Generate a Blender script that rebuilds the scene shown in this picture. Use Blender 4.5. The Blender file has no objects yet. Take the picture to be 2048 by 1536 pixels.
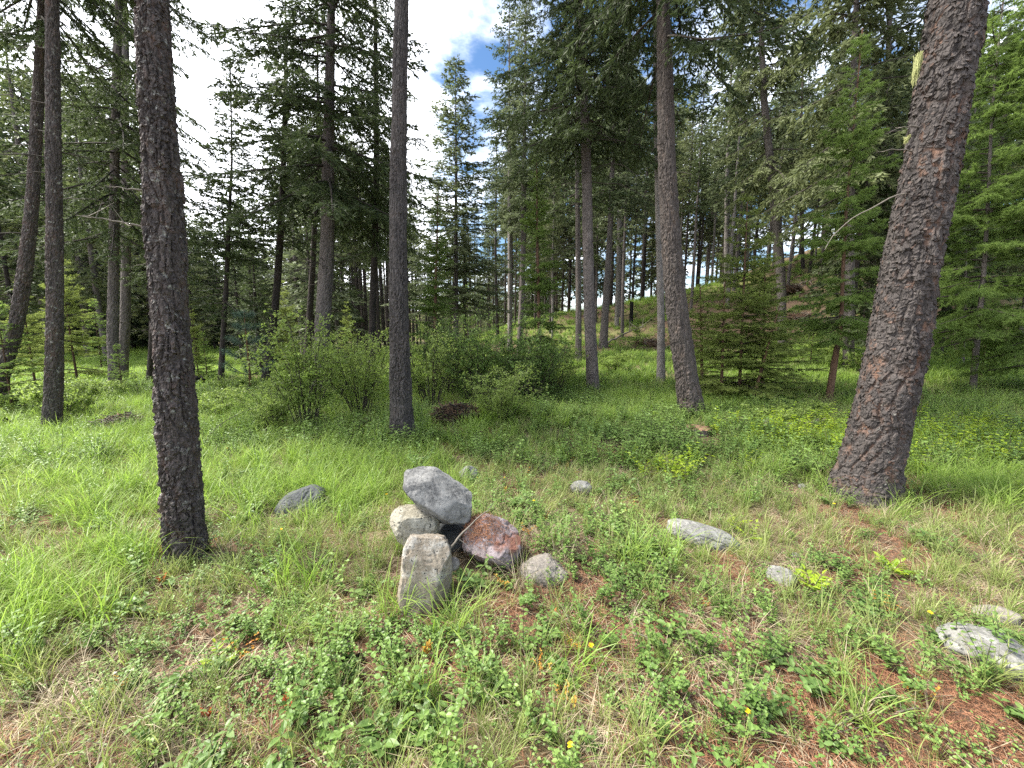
import bpy, math
import numpy as np
from mathutils import Vector, Matrix, Euler

# ------------------------------------------------------------------ camera, sky, sun, exposure
S = bpy.context.scene
COL = S.collection
F = 800.0                      # focal length in pixels of the 2048 x 1536 photograph
PITCH = math.radians(7.7)
CAM_Z = 1.55
cam_d = bpy.data.cameras.new('camera')
cam_d.sensor_width = 36.0
cam_d.lens = 36.0 * F / 2048.0
cam_d.clip_start = 0.05
cam_d.clip_end = 2000.0
cam = bpy.data.objects.new('camera', cam_d)
COL.objects.link(cam)
cam.location = (0, 0, CAM_Z)
cam.rotation_euler = (math.pi / 2 - PITCH, 0, 0)
S.camera = cam

SUN_EL, SUN_AZ = math.radians(54), math.radians(-82)      # azimuth from +Y, negative = to the left
world = bpy.data.worlds.new('World')
S.world = world
world.use_nodes = True
wn, wl = world.node_tree.nodes, world.node_tree.links
wn.clear()
w_out = wn.new('ShaderNodeOutputWorld')
w_bg = wn.new('ShaderNodeBackground')
w_bg.inputs['Strength'].default_value = 0.135
w_sky = wn.new('ShaderNodeTexSky')
w_sky.sky_type = 'NISHITA'
w_sky.sun_disc = False
w_sky.sun_elevation = SUN_EL
w_sky.sun_rotation = SUN_AZ
w_tc = wn.new('ShaderNodeTexCoord')
w_sep = wn.new('ShaderNodeSeparateXYZ')
wl.new(w_tc.outputs['Generated'], w_sep.inputs[0])


def wmath(op, a, b=None, clamp=False):
    n = wn.new('ShaderNodeMath'); n.operation = op; n.use_clamp = clamp
    for i, v in enumerate((a, b)):
        if v is None: continue
        if hasattr(v, 'links'): wl.new(v, n.inputs[i])
        else: n.inputs[i].default_value = v
    return n.outputs[0]


zz = wmath('MAXIMUM', wmath('ADD', w_sep.outputs[2], 0.12), 0.05)
cx = wmath('DIVIDE', w_sep.outputs[0], zz)
cy = wmath('DIVIDE', w_sep.outputs[1], zz)
w_cmb = wn.new('ShaderNodeCombineXYZ')
wl.new(cx, w_cmb.inputs[0]); wl.new(cy, w_cmb.inputs[1])
cn = wn.new('ShaderNodeTexNoise'); cn.inputs['Scale'].default_value = 1.7
cn.inputs['Detail'].default_value = 9; cn.inputs['Roughness'].default_value = 0.58; cn.inputs['Distortion'].default_value = 0.35
wl.new(w_cmb.outputs[0], cn.inputs['Vector'])
cn2 = wn.new('ShaderNodeTexNoise'); cn2.inputs['Scale'].default_value = 6.5
cn2.inputs['Detail'].default_value = 7; cn2.inputs['Roughness'].default_value = 0.62
wl.new(w_cmb.outputs[0], cn2.inputs['Vector'])
left = wmath('MULTIPLY', wmath('ADD', w_sep.outputs[0], 0.12), -2.6)      # the cloud bank thickens towards the left
cov = wmath('ADD', wmath('ADD', cn.outputs[0], wmath('MULTIPLY', cn2.outputs[0], 0.28)), wmath('MINIMUM', wmath('MAXIMUM', left, -0.02), 0.35))
w_cr = wn.new('ShaderNodeMapRange'); w_cr.interpolation_type = 'SMOOTHSTEP'
w_cr.inputs['From Min'].default_value = 0.54; w_cr.inputs['From Max'].default_value = 0.86
wl.new(cov, w_cr.inputs['Value'])
w_mix = wn.new('ShaderNodeMix'); w_mix.data_type = 'RGBA'
w_cc = wn.new('ShaderNodeMix'); w_cc.data_type = 'RGBA'
w_cc.inputs[6].default_value = (3.6, 3.8, 4.2, 1); w_cc.inputs[7].default_value = (7.4, 7.5, 7.8, 1)
wl.new(cn2.outputs[0], w_cc.inputs[0])
wl.new(w_cr.outputs[0], w_mix.inputs[0])
w_hs = wn.new('ShaderNodeHueSaturation'); w_hs.inputs['Saturation'].default_value = 1.25; w_hs.inputs['Value'].default_value = .38
wl.new(w_sky.outputs[0], w_hs.inputs['Color']); wl.new(w_hs.outputs[0], w_mix.inputs[6]); wl.new(w_cc.outputs[2], w_mix.inputs[7])
wl.new(w_mix.outputs[2], w_bg.inputs['Color'])
wl.new(w_bg.outputs[0], w_out.inputs[0])

sun_d = bpy.data.lights.new('sun', 'SUN')
sun_d.energy = 3.3
sun_d.angle = math.radians(14)
sun_d.color = (1.0, 0.95, 0.86)
sun = bpy.data.objects.new('sun', sun_d)
COL.objects.link(sun)
sd = Vector((math.sin(SUN_AZ) * math.cos(SUN_EL), math.cos(SUN_AZ) * math.cos(SUN_EL), math.sin(SUN_EL)))
sun.rotation_euler = (-sd).to_track_quat('-Z', 'Y').to_euler()
sun.location = sd * 60

S.view_settings.view_transform = 'Standard'
S.view_settings.look = 'None'
S.view_settings.gamma = 1.0
S.view_settings.use_curve_mapping = False
S.view_settings.exposure = 2.1
S.render.engine = 'CYCLES'
S.cycles.max_bounces = 7
S.cycles.diffuse_bounces = 4
S.cycles.transmission_bounces = 5
S.cycles.use_denoising = False
S.cycles.sample_clamp_indirect = 6.0

R = np.random.default_rng(7)
TAU = 2 * math.pi
# ------------------------------------------------------------------ helpers


def sstep(a, b, x):
    t = np.clip((np.asarray(x, float) - a) / (b - a), 0, 1)
    return t * t * (3 - 2 * t)


def _h(i, j, s):
    i = i.astype(np.int64); j = j.astype(np.int64)
    n = (i * 374761393 + j * 668265263 + s * 974711 + 1013904223) & 0xffffffff
    n = ((n ^ (n >> 13)) * 1274126177) & 0xffffffff
    n = ((n ^ (n >> 16)) * 2246822519) & 0xffffffff
    return ((n ^ (n >> 15)) & 0xffffff) / float(0xffffff)


def vn(x, y, s=0):
    x = np.asarray(x, float); y = np.asarray(y, float)
    i = np.floor(x); j = np.floor(y); u = x - i; v = y - j
    u = u * u * (3 - 2 * u); v = v * v * (3 - 2 * v)
    a = _h(i, j, s); b = _h(i + 1, j, s); c = _h(i, j + 1, s); d = _h(i + 1, j + 1, s)
    return (a * (1 - u) + b * u) * (1 - v) + (c * (1 - u) + d * u) * v


def fbm(x, y, s=0, o=4):
    t = 0; a = .5; k = 1
    for q in range(o):
        t = t + a * vn(x * k + 13.7 * q, y * k - 7.1 * q, s + q); a *= .5; k *= 2.03
    return t / (1 - .5 ** o)


def ground(x, y):
    x = np.asarray(x, float); y = np.asarray(y, float)
    z = 0.60 * sstep(7, 17, y) * sstep(-5, 5, x)
    zr = 1.45 + 0.13 * np.clip(x + 2, 0, 100) + 0.0035 * np.clip(x - 6, 0, 100) ** 2 * 2
    foot = 14.5 + 2.5 * sstep(14, 4, x)
    ridge = foot + 13
    up = np.clip((y - foot) / (ridge - foot), 0, 1)
    up = 0.55 * up + 0.45 * up * up * (3 - 2 * up)
    fx = sstep(-9, 1.5, x)
    z = z + np.minimum(zr, 9) * up * fx - 0.045 * np.clip(y - ridge - 2, 0, 80) * fx
    z = z + 0.35 * (fbm(x * .18, y * .18, 5) - .5) * sstep(6, 14, y)
    z = z + 0.07 * (fbm(x * .9, y * .9, 9) - .5) + 0.05 * (fbm(x * 3.1, y * 3.1, 11, 3) - .5) * sstep(40, 20, y)
    z = z + 0.5 * (fbm(x * .5, y * .5, 19, 3) - .5) * fx * sstep(16, 20, y)
    z = z + 9 * sstep(60, 170, np.hypot(x, y)) * (1 - .6 * fx)
    # the low mound the cairn stands on, and the hummock of lush grass behind it
    z = z + 0.10 * np.exp(-(((x + .15) / .9) ** 2 + ((y - 2.6) / .7) ** 2))
    z = z + 0.16 * np.exp(-(((x + .2) / 1.6) ** 2 + ((y - 6.4) / .7) ** 2))
    return z


CP, SP = math.cos(PITCH), math.sin(PITCH)


def ray(px, py):
    a = (px - 1024) / F; b = (768 - py) / F
    return np.array([a, CP + b * SP, -SP + b * CP])


def hit(px, py):
    d = ray(px, py); t = .8; o = np.array([0, 0, CAM_Z])
    while t < 150:
        p = o + d * t
        if p[2] < ground(p[0], p[1]): break
        t += .02 + t * .004
    lo, hi = t - .02 - t * .004, t
    for _ in range(20):
        m = (lo + hi) / 2; p = o + d * m
        if p[2] < ground(p[0], p[1]): hi = m
        else: lo = m
    p = o + d * hi
    return Vector((p[0], p[1], float(ground(p[0], p[1]))))


def at_y(px, py, y):
    d = ray(px, py); t = y / d[1]
    return Vector((d[0] * t, y, CAM_Z + d[2] * t)), t      # point and depth along the view axis


def mesh(name, V, Fs, mats=(), mi=None, attrs=None, smooth=False):
    """Fs: list of int arrays (n,3) or (n,4)."""
    me = bpy.data.meshes.new(name)
    V = np.asarray(V, np.float32).reshape(-1, 3)
    Fs = [np.asarray(f, np.int32) for f in Fs if len(f)]
    loops = np.concatenate([f.ravel() for f in Fs])
    tot = np.concatenate([np.full(len(f), f.shape[1], np.int32) for f in Fs])
    start = np.concatenate([[0], np.cumsum(tot)[:-1]]).astype(np.int32)
    me.vertices.add(len(V)); me.vertices.foreach_set('co', V.ravel())
    me.loops.add(len(loops)); me.loops.foreach_set('vertex_index', loops)
    me.polygons.add(len(tot)); me.polygons.foreach_set('loop_start', start)
    me.polygons.foreach_set('loop_total', tot)
    if mi is not None: me.polygons.foreach_set('material_index', np.asarray(mi, np.int32))
    me.polygons.foreach_set('use_smooth', np.full(len(tot), bool(smooth)))
    for m in mats: me.materials.append(m)
    for k, a in (attrs or {}).items():
        at = me.attributes.new(k, 'FLOAT', 'POINT'); at.data.foreach_set('value', np.asarray(a, np.float32))
    me.update(calc_edges=True)
    return me


def link(name, me, parent=None, loc=None, col=None):
    o = bpy.data.objects.new(name, me)
    (col or COL).objects.link(o)
    if parent is not None: o.parent = parent
    if loc is not None: o.location = loc
    return o


def tag(o, label, cat=None, group=None, kind=None):
    if label: o['label'] = label
    if cat: o['category'] = cat
    if group: o['group'] = group
    if kind: o['kind'] = kind
    return o


def thing(name, label, cat, loc, rz=0, group=None):
    o = link(name, None, None, loc); o.rotation_euler = (0, 0, rz); o.empty_display_size = .2
    return tag(o, label, cat, group)


class Acc:
    """collects vertices and faces with per-vertex attributes"""
    def __init__(s): s.V = []; s.T = []; s.Q = []; s.n = 0; s.A = {'v': [], 't': []}; s.mt = []; s.mq = []
    def add(s, V, T=None, Q=None, v=0., t=0., m=0):
        V = np.asarray(V, float).reshape(-1, 3)
        s.V.append(V)
        if T is not None and len(T): s.T.append(np.asarray(T) + s.n); s.mt.append(np.full(len(T), m))
        if Q is not None and len(Q): s.Q.append(np.asarray(Q) + s.n); s.mq.append(np.full(len(Q), m))
        s.A['v'].append(np.broadcast_to(v, (len(V),))); s.A['t'].append(np.broadcast_to(t, (len(V),)))
        s.n += len(V)
    def mesh(s, name, mats, smooth=False):
        Fs = []; mi = []
        if s.T: Fs.append(np.concatenate(s.T)); mi.append(np.concatenate(s.mt))
        if s.Q: Fs.append(np.concatenate(s.Q)); mi.append(np.concatenate(s.mq))
        return mesh(name, np.concatenate(s.V), Fs, mats, np.concatenate(mi), {k: np.concatenate(a) for k, a in s.A.items()}, smooth)


def norm(a): return a / np.maximum(np.linalg.norm(a, axis=-1, keepdims=True), 1e-9)


def tube(acc, P, rad, n=5, m=0, v=0., cap=True):
    P = np.asarray(P, float); rad = np.broadcast_to(rad, (len(P),))
    D = norm(np.gradient(P, axis=0))
    ref = np.array([0, 0, 1.]) if abs(D[0][2]) < .9 else np.array([1., 0, 0])
    U = norm(np.cross(D, ref)); W = np.cross(D, U)
    th = np.arange(n) / n * TAU
    V = P[:, None] + rad[:, None, None] * (np.cos(th)[None, :, None] * U[:, None] + np.sin(th)[None, :, None] * W[:, None])
    i = np.arange(len(P) - 1)[:, None] * n; j = np.arange(n)[None]; k = (j + 1) % n
    Q = np.stack([i + j, i + k, i + n + k, i + n + j], -1).reshape(-1, 4)
    acc.add(V.reshape(-1, 3), None, Q, v=v, m=m)


# ------------------------------------------------------------------ materials
MATS = {}


def newmat(name):
    m = bpy.data.materials.new(name); m.use_nodes = True
    nt = m.node_tree; nt.nodes.clear()
    out = nt.nodes.new('ShaderNodeOutputMaterial')
    MATS[name] = m
    return m, nt, out


def N(nt, typ, **kw):
    n = nt.nodes.new(typ)
    for k, v in kw.items():
        if k.startswith('i_'):
            key = k[2:]
            key = int(key) if key.isdigit() else key.replace('_', ' ')
            if hasattr(v, 'links') and hasattr(v, 'node'): nt.links.new(v, n.inputs[key])
            else: n.inputs[key].default_value = v
        else: setattr(n, k, v)
    return n


def ramp(nt, fac, stops, interp='LINEAR'):
    r = nt.nodes.new('ShaderNodeValToRGB'); r.color_ramp.interpolation = interp
    e = r.color_ramp.elements
    while len(e) < len(stops): e.new(.5)
    for el, (p, c) in zip(e, stops): el.position = p; el.color = (*c, 1)
    nt.links.new(fac, r.inputs[0])
    return r.outputs[0]


def mixc(nt, fac, a, b, mode='MIX'):
    n = nt.nodes.new('ShaderNodeMix'); n.data_type = 'RGBA'; n.blend_type = mode; n.clamp_factor = True
    for s, v in ((0, fac), (6, a), (7, b)):
        if hasattr(v, 'node'): nt.links.new(v, n.inputs[s])
        else: n.inputs[s].default_value = v if s == 0 else (*v, 1)
    return n.outputs[2]


def mth(nt, op, a, b=0., c=0., clamp=False):
    n = nt.nodes.new('ShaderNodeMath'); n.operation = op; n.use_clamp = clamp
    for i, v in enumerate((a, b, c)):
        if hasattr(v, 'node'): nt.links.new(v, n.inputs[i])
        else: n.inputs[i].default_value = v
    return n.outputs[0]


def attr(nt, name): return N(nt, 'ShaderNodeAttribute', attribute_name=name).outputs['Fac']


def leafmat(name, stops, trans=.35, rough=.5, tip=None, tipw=.5, gloss=.25, clump=0., inst=.35):
    """stops: colour by a mix of per-blade and per-plant chance; tip: colour of the leaf tip / new growth"""
    m, nt, out = newmat(name)
    v = attr(nt, 'v'); t = attr(nt, 't')
    oi = N(nt, 'ShaderNodeObjectInfo').outputs['Random']
    f = mth(nt, 'ADD', mth(nt, 'MULTIPLY', v, 1 - inst), mth(nt, 'MULTIPLY', oi, inst))
    if clump:
        nz = N(nt, 'ShaderNodeTexNoise', i_Scale=clump, i_Detail=2.); g = N(nt, 'ShaderNodeNewGeometry')
        nt.links.new(g.outputs['Position'], nz.inputs['Vector'])
        f = mth(nt, 'ADD', mth(nt, 'MULTIPLY', f, .6), mth(nt, 'MULTIPLY', mth(nt, 'SUBTRACT', nz.outputs[0], .25), .8), clamp=True)
    c = ramp(nt, f, stops)
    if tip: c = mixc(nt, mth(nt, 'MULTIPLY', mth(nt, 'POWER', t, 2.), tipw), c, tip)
    b = N(nt, 'ShaderNodeBsdfPrincipled'); b.inputs['Roughness'].default_value = rough
    b.inputs['Specular IOR Level'].default_value = gloss
    nt.links.new(c, b.inputs['Base Color'])
    tr = N(nt, 'ShaderNodeBsdfTranslucent')
    hs = N(nt, 'ShaderNodeHueSaturation', i_Saturation=1.05, i_Value=1.3); nt.links.new(c, hs.inputs['Color'])
    nt.links.new(hs.outputs[0], tr.inputs['Color'])
    mx = N(nt, 'ShaderNodeMixShader', i_0=trans)
    nt.links.new(b.outputs[0], mx.inputs[1]); nt.links.new(tr.outputs[0], mx.inputs[2])
    nt.links.new(mx.outputs[0], out.inputs[0])
    return m


def barkmat(name, dark, mid, inner, lichen, lich=.5, sc=1., bump=.5, innerw=.8):
    m, nt, out = newmat(name)
    tc = N(nt, 'ShaderNodeTexCoord').outputs['Object']
    mp = N(nt, 'ShaderNodeMapping', i_Scale=(1, 1, .45)); nt.links.new(tc, mp.inputs[0]); p = mp.outputs[0]
    n1 = N(nt, 'ShaderNodeTexNoise', i_Vector=p, i_Scale=9 * sc, i_Detail=8., i_Roughness=.65).outputs[0]
    n2 = N(nt, 'ShaderNodeTexNoise', i_Vector=p, i_Scale=55 * sc, i_Detail=6., i_Roughness=.7).outputs[0]
    n3 = N(nt, 'ShaderNodeTexNoise', i_Vector=tc, i_Scale=17 * sc, i_Detail=7., i_Roughness=.72).outputs[0]
    vo = N(nt, 'ShaderNodeTexVoronoi', i_Vector=p, i_Scale=26 * sc); vo.feature = 'DISTANCE_TO_EDGE'
    vc = N(nt, 'ShaderNodeTexVoronoi', i_Vector=p, i_Scale=26 * sc)
    v = attr(nt, 'v'); t = attr(nt, 't')
    c = ramp(nt, mth(nt, 'ADD', mth(nt, 'MULTIPLY', n1, .6), mth(nt, 'MULTIPLY', v, .35)), [(.28, dark), (.52, mid), (.72, tuple(x * 1.7 for x in mid))])
    c = mixc(nt, mth(nt, 'MULTIPLY', N(nt, 'ShaderNodeMapRange', i_Value=n2, i_1=.42, i_2=.62).outputs[0], .55), c, tuple(x * 2.1 for x in mid))
    # inner bark shows where t (furrow depth) is high
    fi = mth(nt, 'MULTIPLY', mth(nt, 'MULTIPLY', t, innerw), N(nt, 'ShaderNodeMapRange', i_Value=n1, i_1=.4, i_2=.6).outputs[0])
    c = mixc(nt, fi, c, inner)
    # lichen crust in pale specks and scabs
    fl = N(nt, 'ShaderNodeMapRange', i_Value=n3, i_1=.72 - .2 * lich, i_2=.80 - .2 * lich).outputs[0]
    c = mixc(nt, mth(nt, 'MULTIPLY', fl, .8), c, lichen)
    b = N(nt, 'ShaderNodeBsdfPrincipled'); b.inputs['Roughness'].default_value = .85
    b.inputs['Specular IOR Level'].default_value = .2
    nt.links.new(c, b.inputs['Base Color'])
    hgt = mth(nt, 'ADD', mth(nt, 'MULTIPLY', mth(nt, 'MINIMUM', vo.outputs[0], .12), 4.), mth(nt, 'MULTIPLY', n2, .9))
    bp = N(nt, 'ShaderNodeBump', i_Strength=bump, i_Distance=.012, i_Height=hgt)
    nt.links.new(bp.outputs[0], b.inputs['Normal'])
    nt.links.new(b.outputs[0], out.inputs[0])
    return m


def rockmat(name, a, b_, speck, speckamt=.5, light=(.6, .6, .55), lightamt=.3, sc=1., veins=0., red=None, sharp=.2):
    m, nt, out = newmat(name)
    tc = N(nt, 'ShaderNodeTexCoord').outputs['Object']
    n1 = N(nt, 'ShaderNodeTexNoise', i_Vector=tc, i_Scale=6 * sc, i_Detail=8., i_Roughness=.65, i_Distortion=.5).outputs[0]
    n2 = N(nt, 'ShaderNodeTexNoise', i_Vector=tc, i_Scale=70 * sc, i_Detail=5., i_Roughness=.7).outputs[0]
    n3 = N(nt, 'ShaderNodeTexNoise', i_Vector=tc, i_Scale=13 * sc, i_Detail=9., i_Roughness=.7).outputs[0]
    vo = N(nt, 'ShaderNodeTexVoronoi', i_Vector=tc, i_Scale=48 * sc, i_Randomness=1.).outputs[0]
    c = ramp(nt, n1, [(.5 - sharp, a), (.5 + sharp, b_)])
    c = mixc(nt, mth(nt, 'MULTIPLY', N(nt, 'ShaderNodeMapRange', i_Value=n2, i_1=.45, i_2=.7).outputs[0], .45), c, tuple(min(1, x * 1.6) for x in b_))
    c = mixc(nt, mth(nt, 'MULTIPLY', N(nt, 'ShaderNodeMapRange', i_Value=n3, i_1=.5, i_2=.6).outputs[0], lightamt), c, light)
    sp = mth(nt, 'MULTIPLY', N(nt, 'ShaderNodeMapRange', i_Value=vo, i_1=.26, i_2=.16).outputs[0], N(nt, 'ShaderNodeMapRange', i_Value=n3, i_1=.40, i_2=.55).outputs[0])
    c = mixc(nt, mth(nt, 'MULTIPLY', sp, speckamt), c, speck)
    if red:
        nr = N(nt, 'ShaderNodeTexNoise', i_Vector=tc, i_Scale=9., i_Detail=6.).outputs[0]
        c = mixc(nt, N(nt, 'ShaderNodeMapRange', i_Value=nr, i_1=.5, i_2=.62).outputs[0], c, red)
    if veins:
        wv = N(nt, 'ShaderNodeTexVoronoi', i_Vector=tc, i_Scale=5.); wv.feature = 'DISTANCE_TO_EDGE'
        c = mixc(nt, mth(nt, 'MULTIPLY', N(nt, 'ShaderNodeMapRange', i_Value=wv.outputs[0], i_1=.025, i_2=.0).outputs[0], veins), c, light)
    b = N(nt, 'ShaderNodeBsdfPrincipled'); b.inputs['Roughness'].default_value = .9
    b.inputs['Specular IOR Level'].default_value = .2
    nt.links.new(c, b.inputs['Base Color'])
    hg = mth(nt, 'ADD', mth(nt, 'MULTIPLY', n3, 1.6), mth(nt, 'SUBTRACT', n2, sp))
    bp = N(nt, 'ShaderNodeBump', i_Strength=.55, i_Distance=.008, i_Height=hg)
    nt.links.new(bp.outputs[0], b.inputs['Normal'])
    nt.links.new(b.outputs[0], out.inputs[0])
    return m


def plainmat(name, a, b_, scale=20., rough=.8, bump=.4):
    m, nt, out = newmat(name)
    tc = N(nt, 'ShaderNodeTexCoord').outputs['Object']
    n1 = N(nt, 'ShaderNodeTexNoise', i_Vector=tc, i_Scale=scale, i_Detail=7., i_Roughness=.7).outputs[0]
    v = attr(nt, 'v')
    c = ramp(nt, mth(nt, 'ADD', mth(nt, 'MULTIPLY', n1, .6), mth(nt, 'MULTIPLY', v, .4)), [(.25, a), (.75, b_)])
    b = N(nt, 'ShaderNodeBsdfPrincipled'); b.inputs['Roughness'].default_value = rough
    b.inputs['Specular IOR Level'].default_value = .2
    nt.links.new(c, b.inputs['Base Color'])
    bp = N(nt, 'ShaderNodeBump', i_Strength=bump, i_Distance=.01, i_Height=n1)
    nt.links.new(bp.outputs[0], b.inputs['Normal'])
    nt.links.new(b.outputs[0], out.inputs[0])
    return m


M_bark_fir = barkmat('bark_fir', (.020, .018, .018), (.053, .046, .043), (.20, .10, .058), (.30, .31, .27), .42, 1., .9, .55)
M_bark_left = barkmat('bark_lichen', (.024, .021, .020), (.066, .056, .052), (.15, .075, .045), (.36, .36, .32), .72, 1.15, .8, .4)
M_bark_far = barkmat('bark_far', (.040, .035, .034), (.100, .086, .080), (.13, .09, .07), (.22, .22, .20), .35, .8, .8, .2)
M_bark_grey = barkmat('bark_grey', (.018, .016, .016), (.056, .050, .048), (.12, .08, .06), (.24, .24, .22), .45, 1., .8, .2)
M_bark_grey2 = barkmat('bark_grey_brown', (.026, .022, .021), (.066, .056, .051), (.14, .09, .06), (.24, .24, .22), .35, 1., .8, .3)
M_bark_dark = barkmat('bark_dark', (.014, .012, .011), (.036, .030, .027), (.07, .04, .03), (.12, .12, .11), .25, .8, .8, .4)
M_bark_pale = barkmat('bark_pale', (.07, .062, .058), (.16, .145, .135), (.14, .10, .08), (.34, .34, .32), .5, .9, .7, .3)
M_bark_young = barkmat('bark_young', (.04, .025, .018), (.10, .06, .04), (.12, .06, .03), (.2, .2, .17), .2, 1.6, .5, .5)
M_twig = plainmat('twig_wood', (.022, .018, .015), (.075, .062, .052), 30)
M_dead = plainmat('dead_wood', (.08, .068, .056), (.24, .215, .18), 60)
M_char = plainmat('charred_wood', (.004, .004, .004), (.022, .020, .019), 40)
M_debris = plainmat('brown_debris', (.035, .022, .014), (.13, .080, .050), 25)
M_cut = plainmat('cut_wood', (.15, .085, .055), (.30, .19, .12), 40, .8)
M_stub = plainmat('weathered_stump', (.05, .045, .04), (.17, .15, .13), 30)
M_lichen = leafmat('beard_lichen', [(0, (.30, .32, .13)), (1, (.42, .43, .20))], .3, .8)

M_fir = leafmat('fir_needles', [(0, (.030, .044, .020)), (.5, (.058, .082, .032)), (1, (.10, .13, .050))], .32, .55, (.17, .21, .08), .55, .2, .35)
M_firolive = leafmat('olive_fir_needles', [(0, (.060, .074, .035)), (.5, (.115, .138, .058)), (1, (.17, .195, .085))], .32, .55, (.23, .26, .11), .5, .2, .35)
M_firblue = leafmat('pale_fir_needles', [(0, (.060, .078, .046)), (.5, (.11, .138, .070)), (1, (.17, .195, .105))], .34, .55, (.21, .25, .12), .5, .2, .35)
M_larch = leafmat('larch_needles', [(0, (.085, .135, .036)), (.5, (.145, .215, .055)), (1, (.22, .30, .085))], .5, .6, (.27, .35, .10), .4, .15, .5)
M_larchy = leafmat('yellow_larch_needles', [(0, (.14, .18, .050)), (.5, (.21, .26, .07)), (1, (.30, .35, .11))], .5, .6, (.34, .39, .13), .4, .15, .5)
M_pine = leafmat('pine_needles', [(0, (.05, .09, .06)), (1, (.12, .18, .13))], .25, .5, (.2, .25, .18), .4)
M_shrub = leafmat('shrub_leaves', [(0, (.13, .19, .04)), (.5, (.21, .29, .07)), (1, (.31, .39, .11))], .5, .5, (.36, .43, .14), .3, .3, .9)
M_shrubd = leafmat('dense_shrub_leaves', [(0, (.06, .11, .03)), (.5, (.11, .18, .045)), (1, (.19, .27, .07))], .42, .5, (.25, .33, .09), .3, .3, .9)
M_grass = leafmat('grass_blades', [(0, (.12, .17, .045)), (.4, (.19, .25, .065)), (.75, (.28, .33, .10)), (1, (.42, .41, .20))], .42, .45, (.36, .39, .16), .45, .3, .45)
M_grassl = leafmat('lush_grass_blades', [(0, (.13, .22, .035)), (.5, (.20, .32, .050)), (1, (.30, .40, .10))], .45, .45, (.36, .42, .14), .4, .3, .5)
M_straw = leafmat('dry_grass_blades', [(0, (.20, .155, .10)), (.5, (.33, .27, .18)), (1, (.47, .40, .29))], .2, .6, None, 0, .2, 0, .3)
M_needle = leafmat('fallen_needles', [(0, (.11, .05, .03)), (.5, (.22, .10, .055)), (1, (.34, .19, .11))], .1, .7)
M_leaf = leafmat('groundcover_leaves', [(0, (.075, .14, .035)), (.5, (.14, .235, .055)), (1, (.25, .34, .095))], .38, .45, (.26, .35, .10), .3, .35, 1.2)
M_leafd = leafmat('broad_leaves', [(0, (.07, .13, .035)), (.6, (.13, .21, .055)), (1, (.20, .27, .08))], .35, .45, None, 0, .35, 1.2)
M_lime = leafmat('lime_leaves', [(0, (.14, .24, .02)), (.5, (.26, .36, .03)), (1, (.38, .46, .05))], .45, .35, None, 0, .5)
M_red = leafmat('red_leaves', [(0, (.35, .06, .03)), (.6, (.45, .13, .05)), (1, (.42, .28, .06))], .4, .4)
M_orange = leafmat('orange_leaves', [(0, (.40, .16, .03)), (.6, (.45, .26, .05)), (1, (.40, .34, .07))], .4, .4)
M_yellow = leafmat('yellow_petals', [(0, (.75, .50, .01)), (1, (.85, .65, .03))], .3, .5)
M_white = leafmat('white_petals', [(0, (.65, .63, .58)), (1, (.8, .78, .72))], .3, .6)


def groundmat():
    m, nt, out = newmat('forest_floor')
    g = N(nt, 'ShaderNodeNewGeometry').outputs['Position']
    n1 = N(nt, 'ShaderNodeTexNoise', i_Vector=g, i_Scale=.8, i_Detail=8., i_Roughness=.65).outputs[0]
    n2 = N(nt, 'ShaderNodeTexNoise', i_Vector=g, i_Scale=14., i_Detail=8., i_Roughness=.75).outputs[0]
    n3 = N(nt, 'ShaderNodeTexNoise', i_Vector=g, i_Scale=90., i_Detail=5., i_Roughness=.8).outputs[0]
    soil = ramp(nt, n2, [(.3, (.045, .030, .022)), (.5, (.105, .068, .047)), (.7, (.19, .135, .095))])
    soil = mixc(nt, mth(nt, 'MULTIPLY', N(nt, 'ShaderNodeMapRange', i_Value=n3, i_1=.5, i_2=.7).outputs[0], .6), soil, (.27, .20, .14))
    green = ramp(nt, n3, [(.3, (.075, .085, .030)), (.7, (.19, .20, .075))])
    veg = attr(nt, 'veg')
    c = mixc(nt, mth(nt, 'ADD', mth(nt, 'MULTIPLY', veg, .9), mth(nt, 'SUBTRACT', n1, .6), clamp=True), soil, green)
    b = N(nt, 'ShaderNodeBsdfPrincipled'); b.inputs['Roughness'].default_value = .95
    b.inputs['Specular IOR Level'].default_value = .1
    nt.links.new(c, b.inputs['Base Color'])
    bp = N(nt, 'ShaderNodeBump', i_Strength=.8, i_Distance=.03, i_Height=mth(nt, 'ADD', n2, mth(nt, 'MULTIPLY', n3, .3)))
    nt.links.new(bp.outputs[0], b.inputs['Normal']); nt.links.new(b.outputs[0], out.inputs[0])
    return m


M_ground = groundmat()

# ------------------------------------------------------------------ vegetation cover maps (world metres)


def blob(x, y, px, py, rx, ry):
    c = hit(px, py)
    return np.exp(-(((x - c.x) / rx) ** 2 + ((y - c.y) / ry) ** 2))


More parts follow.
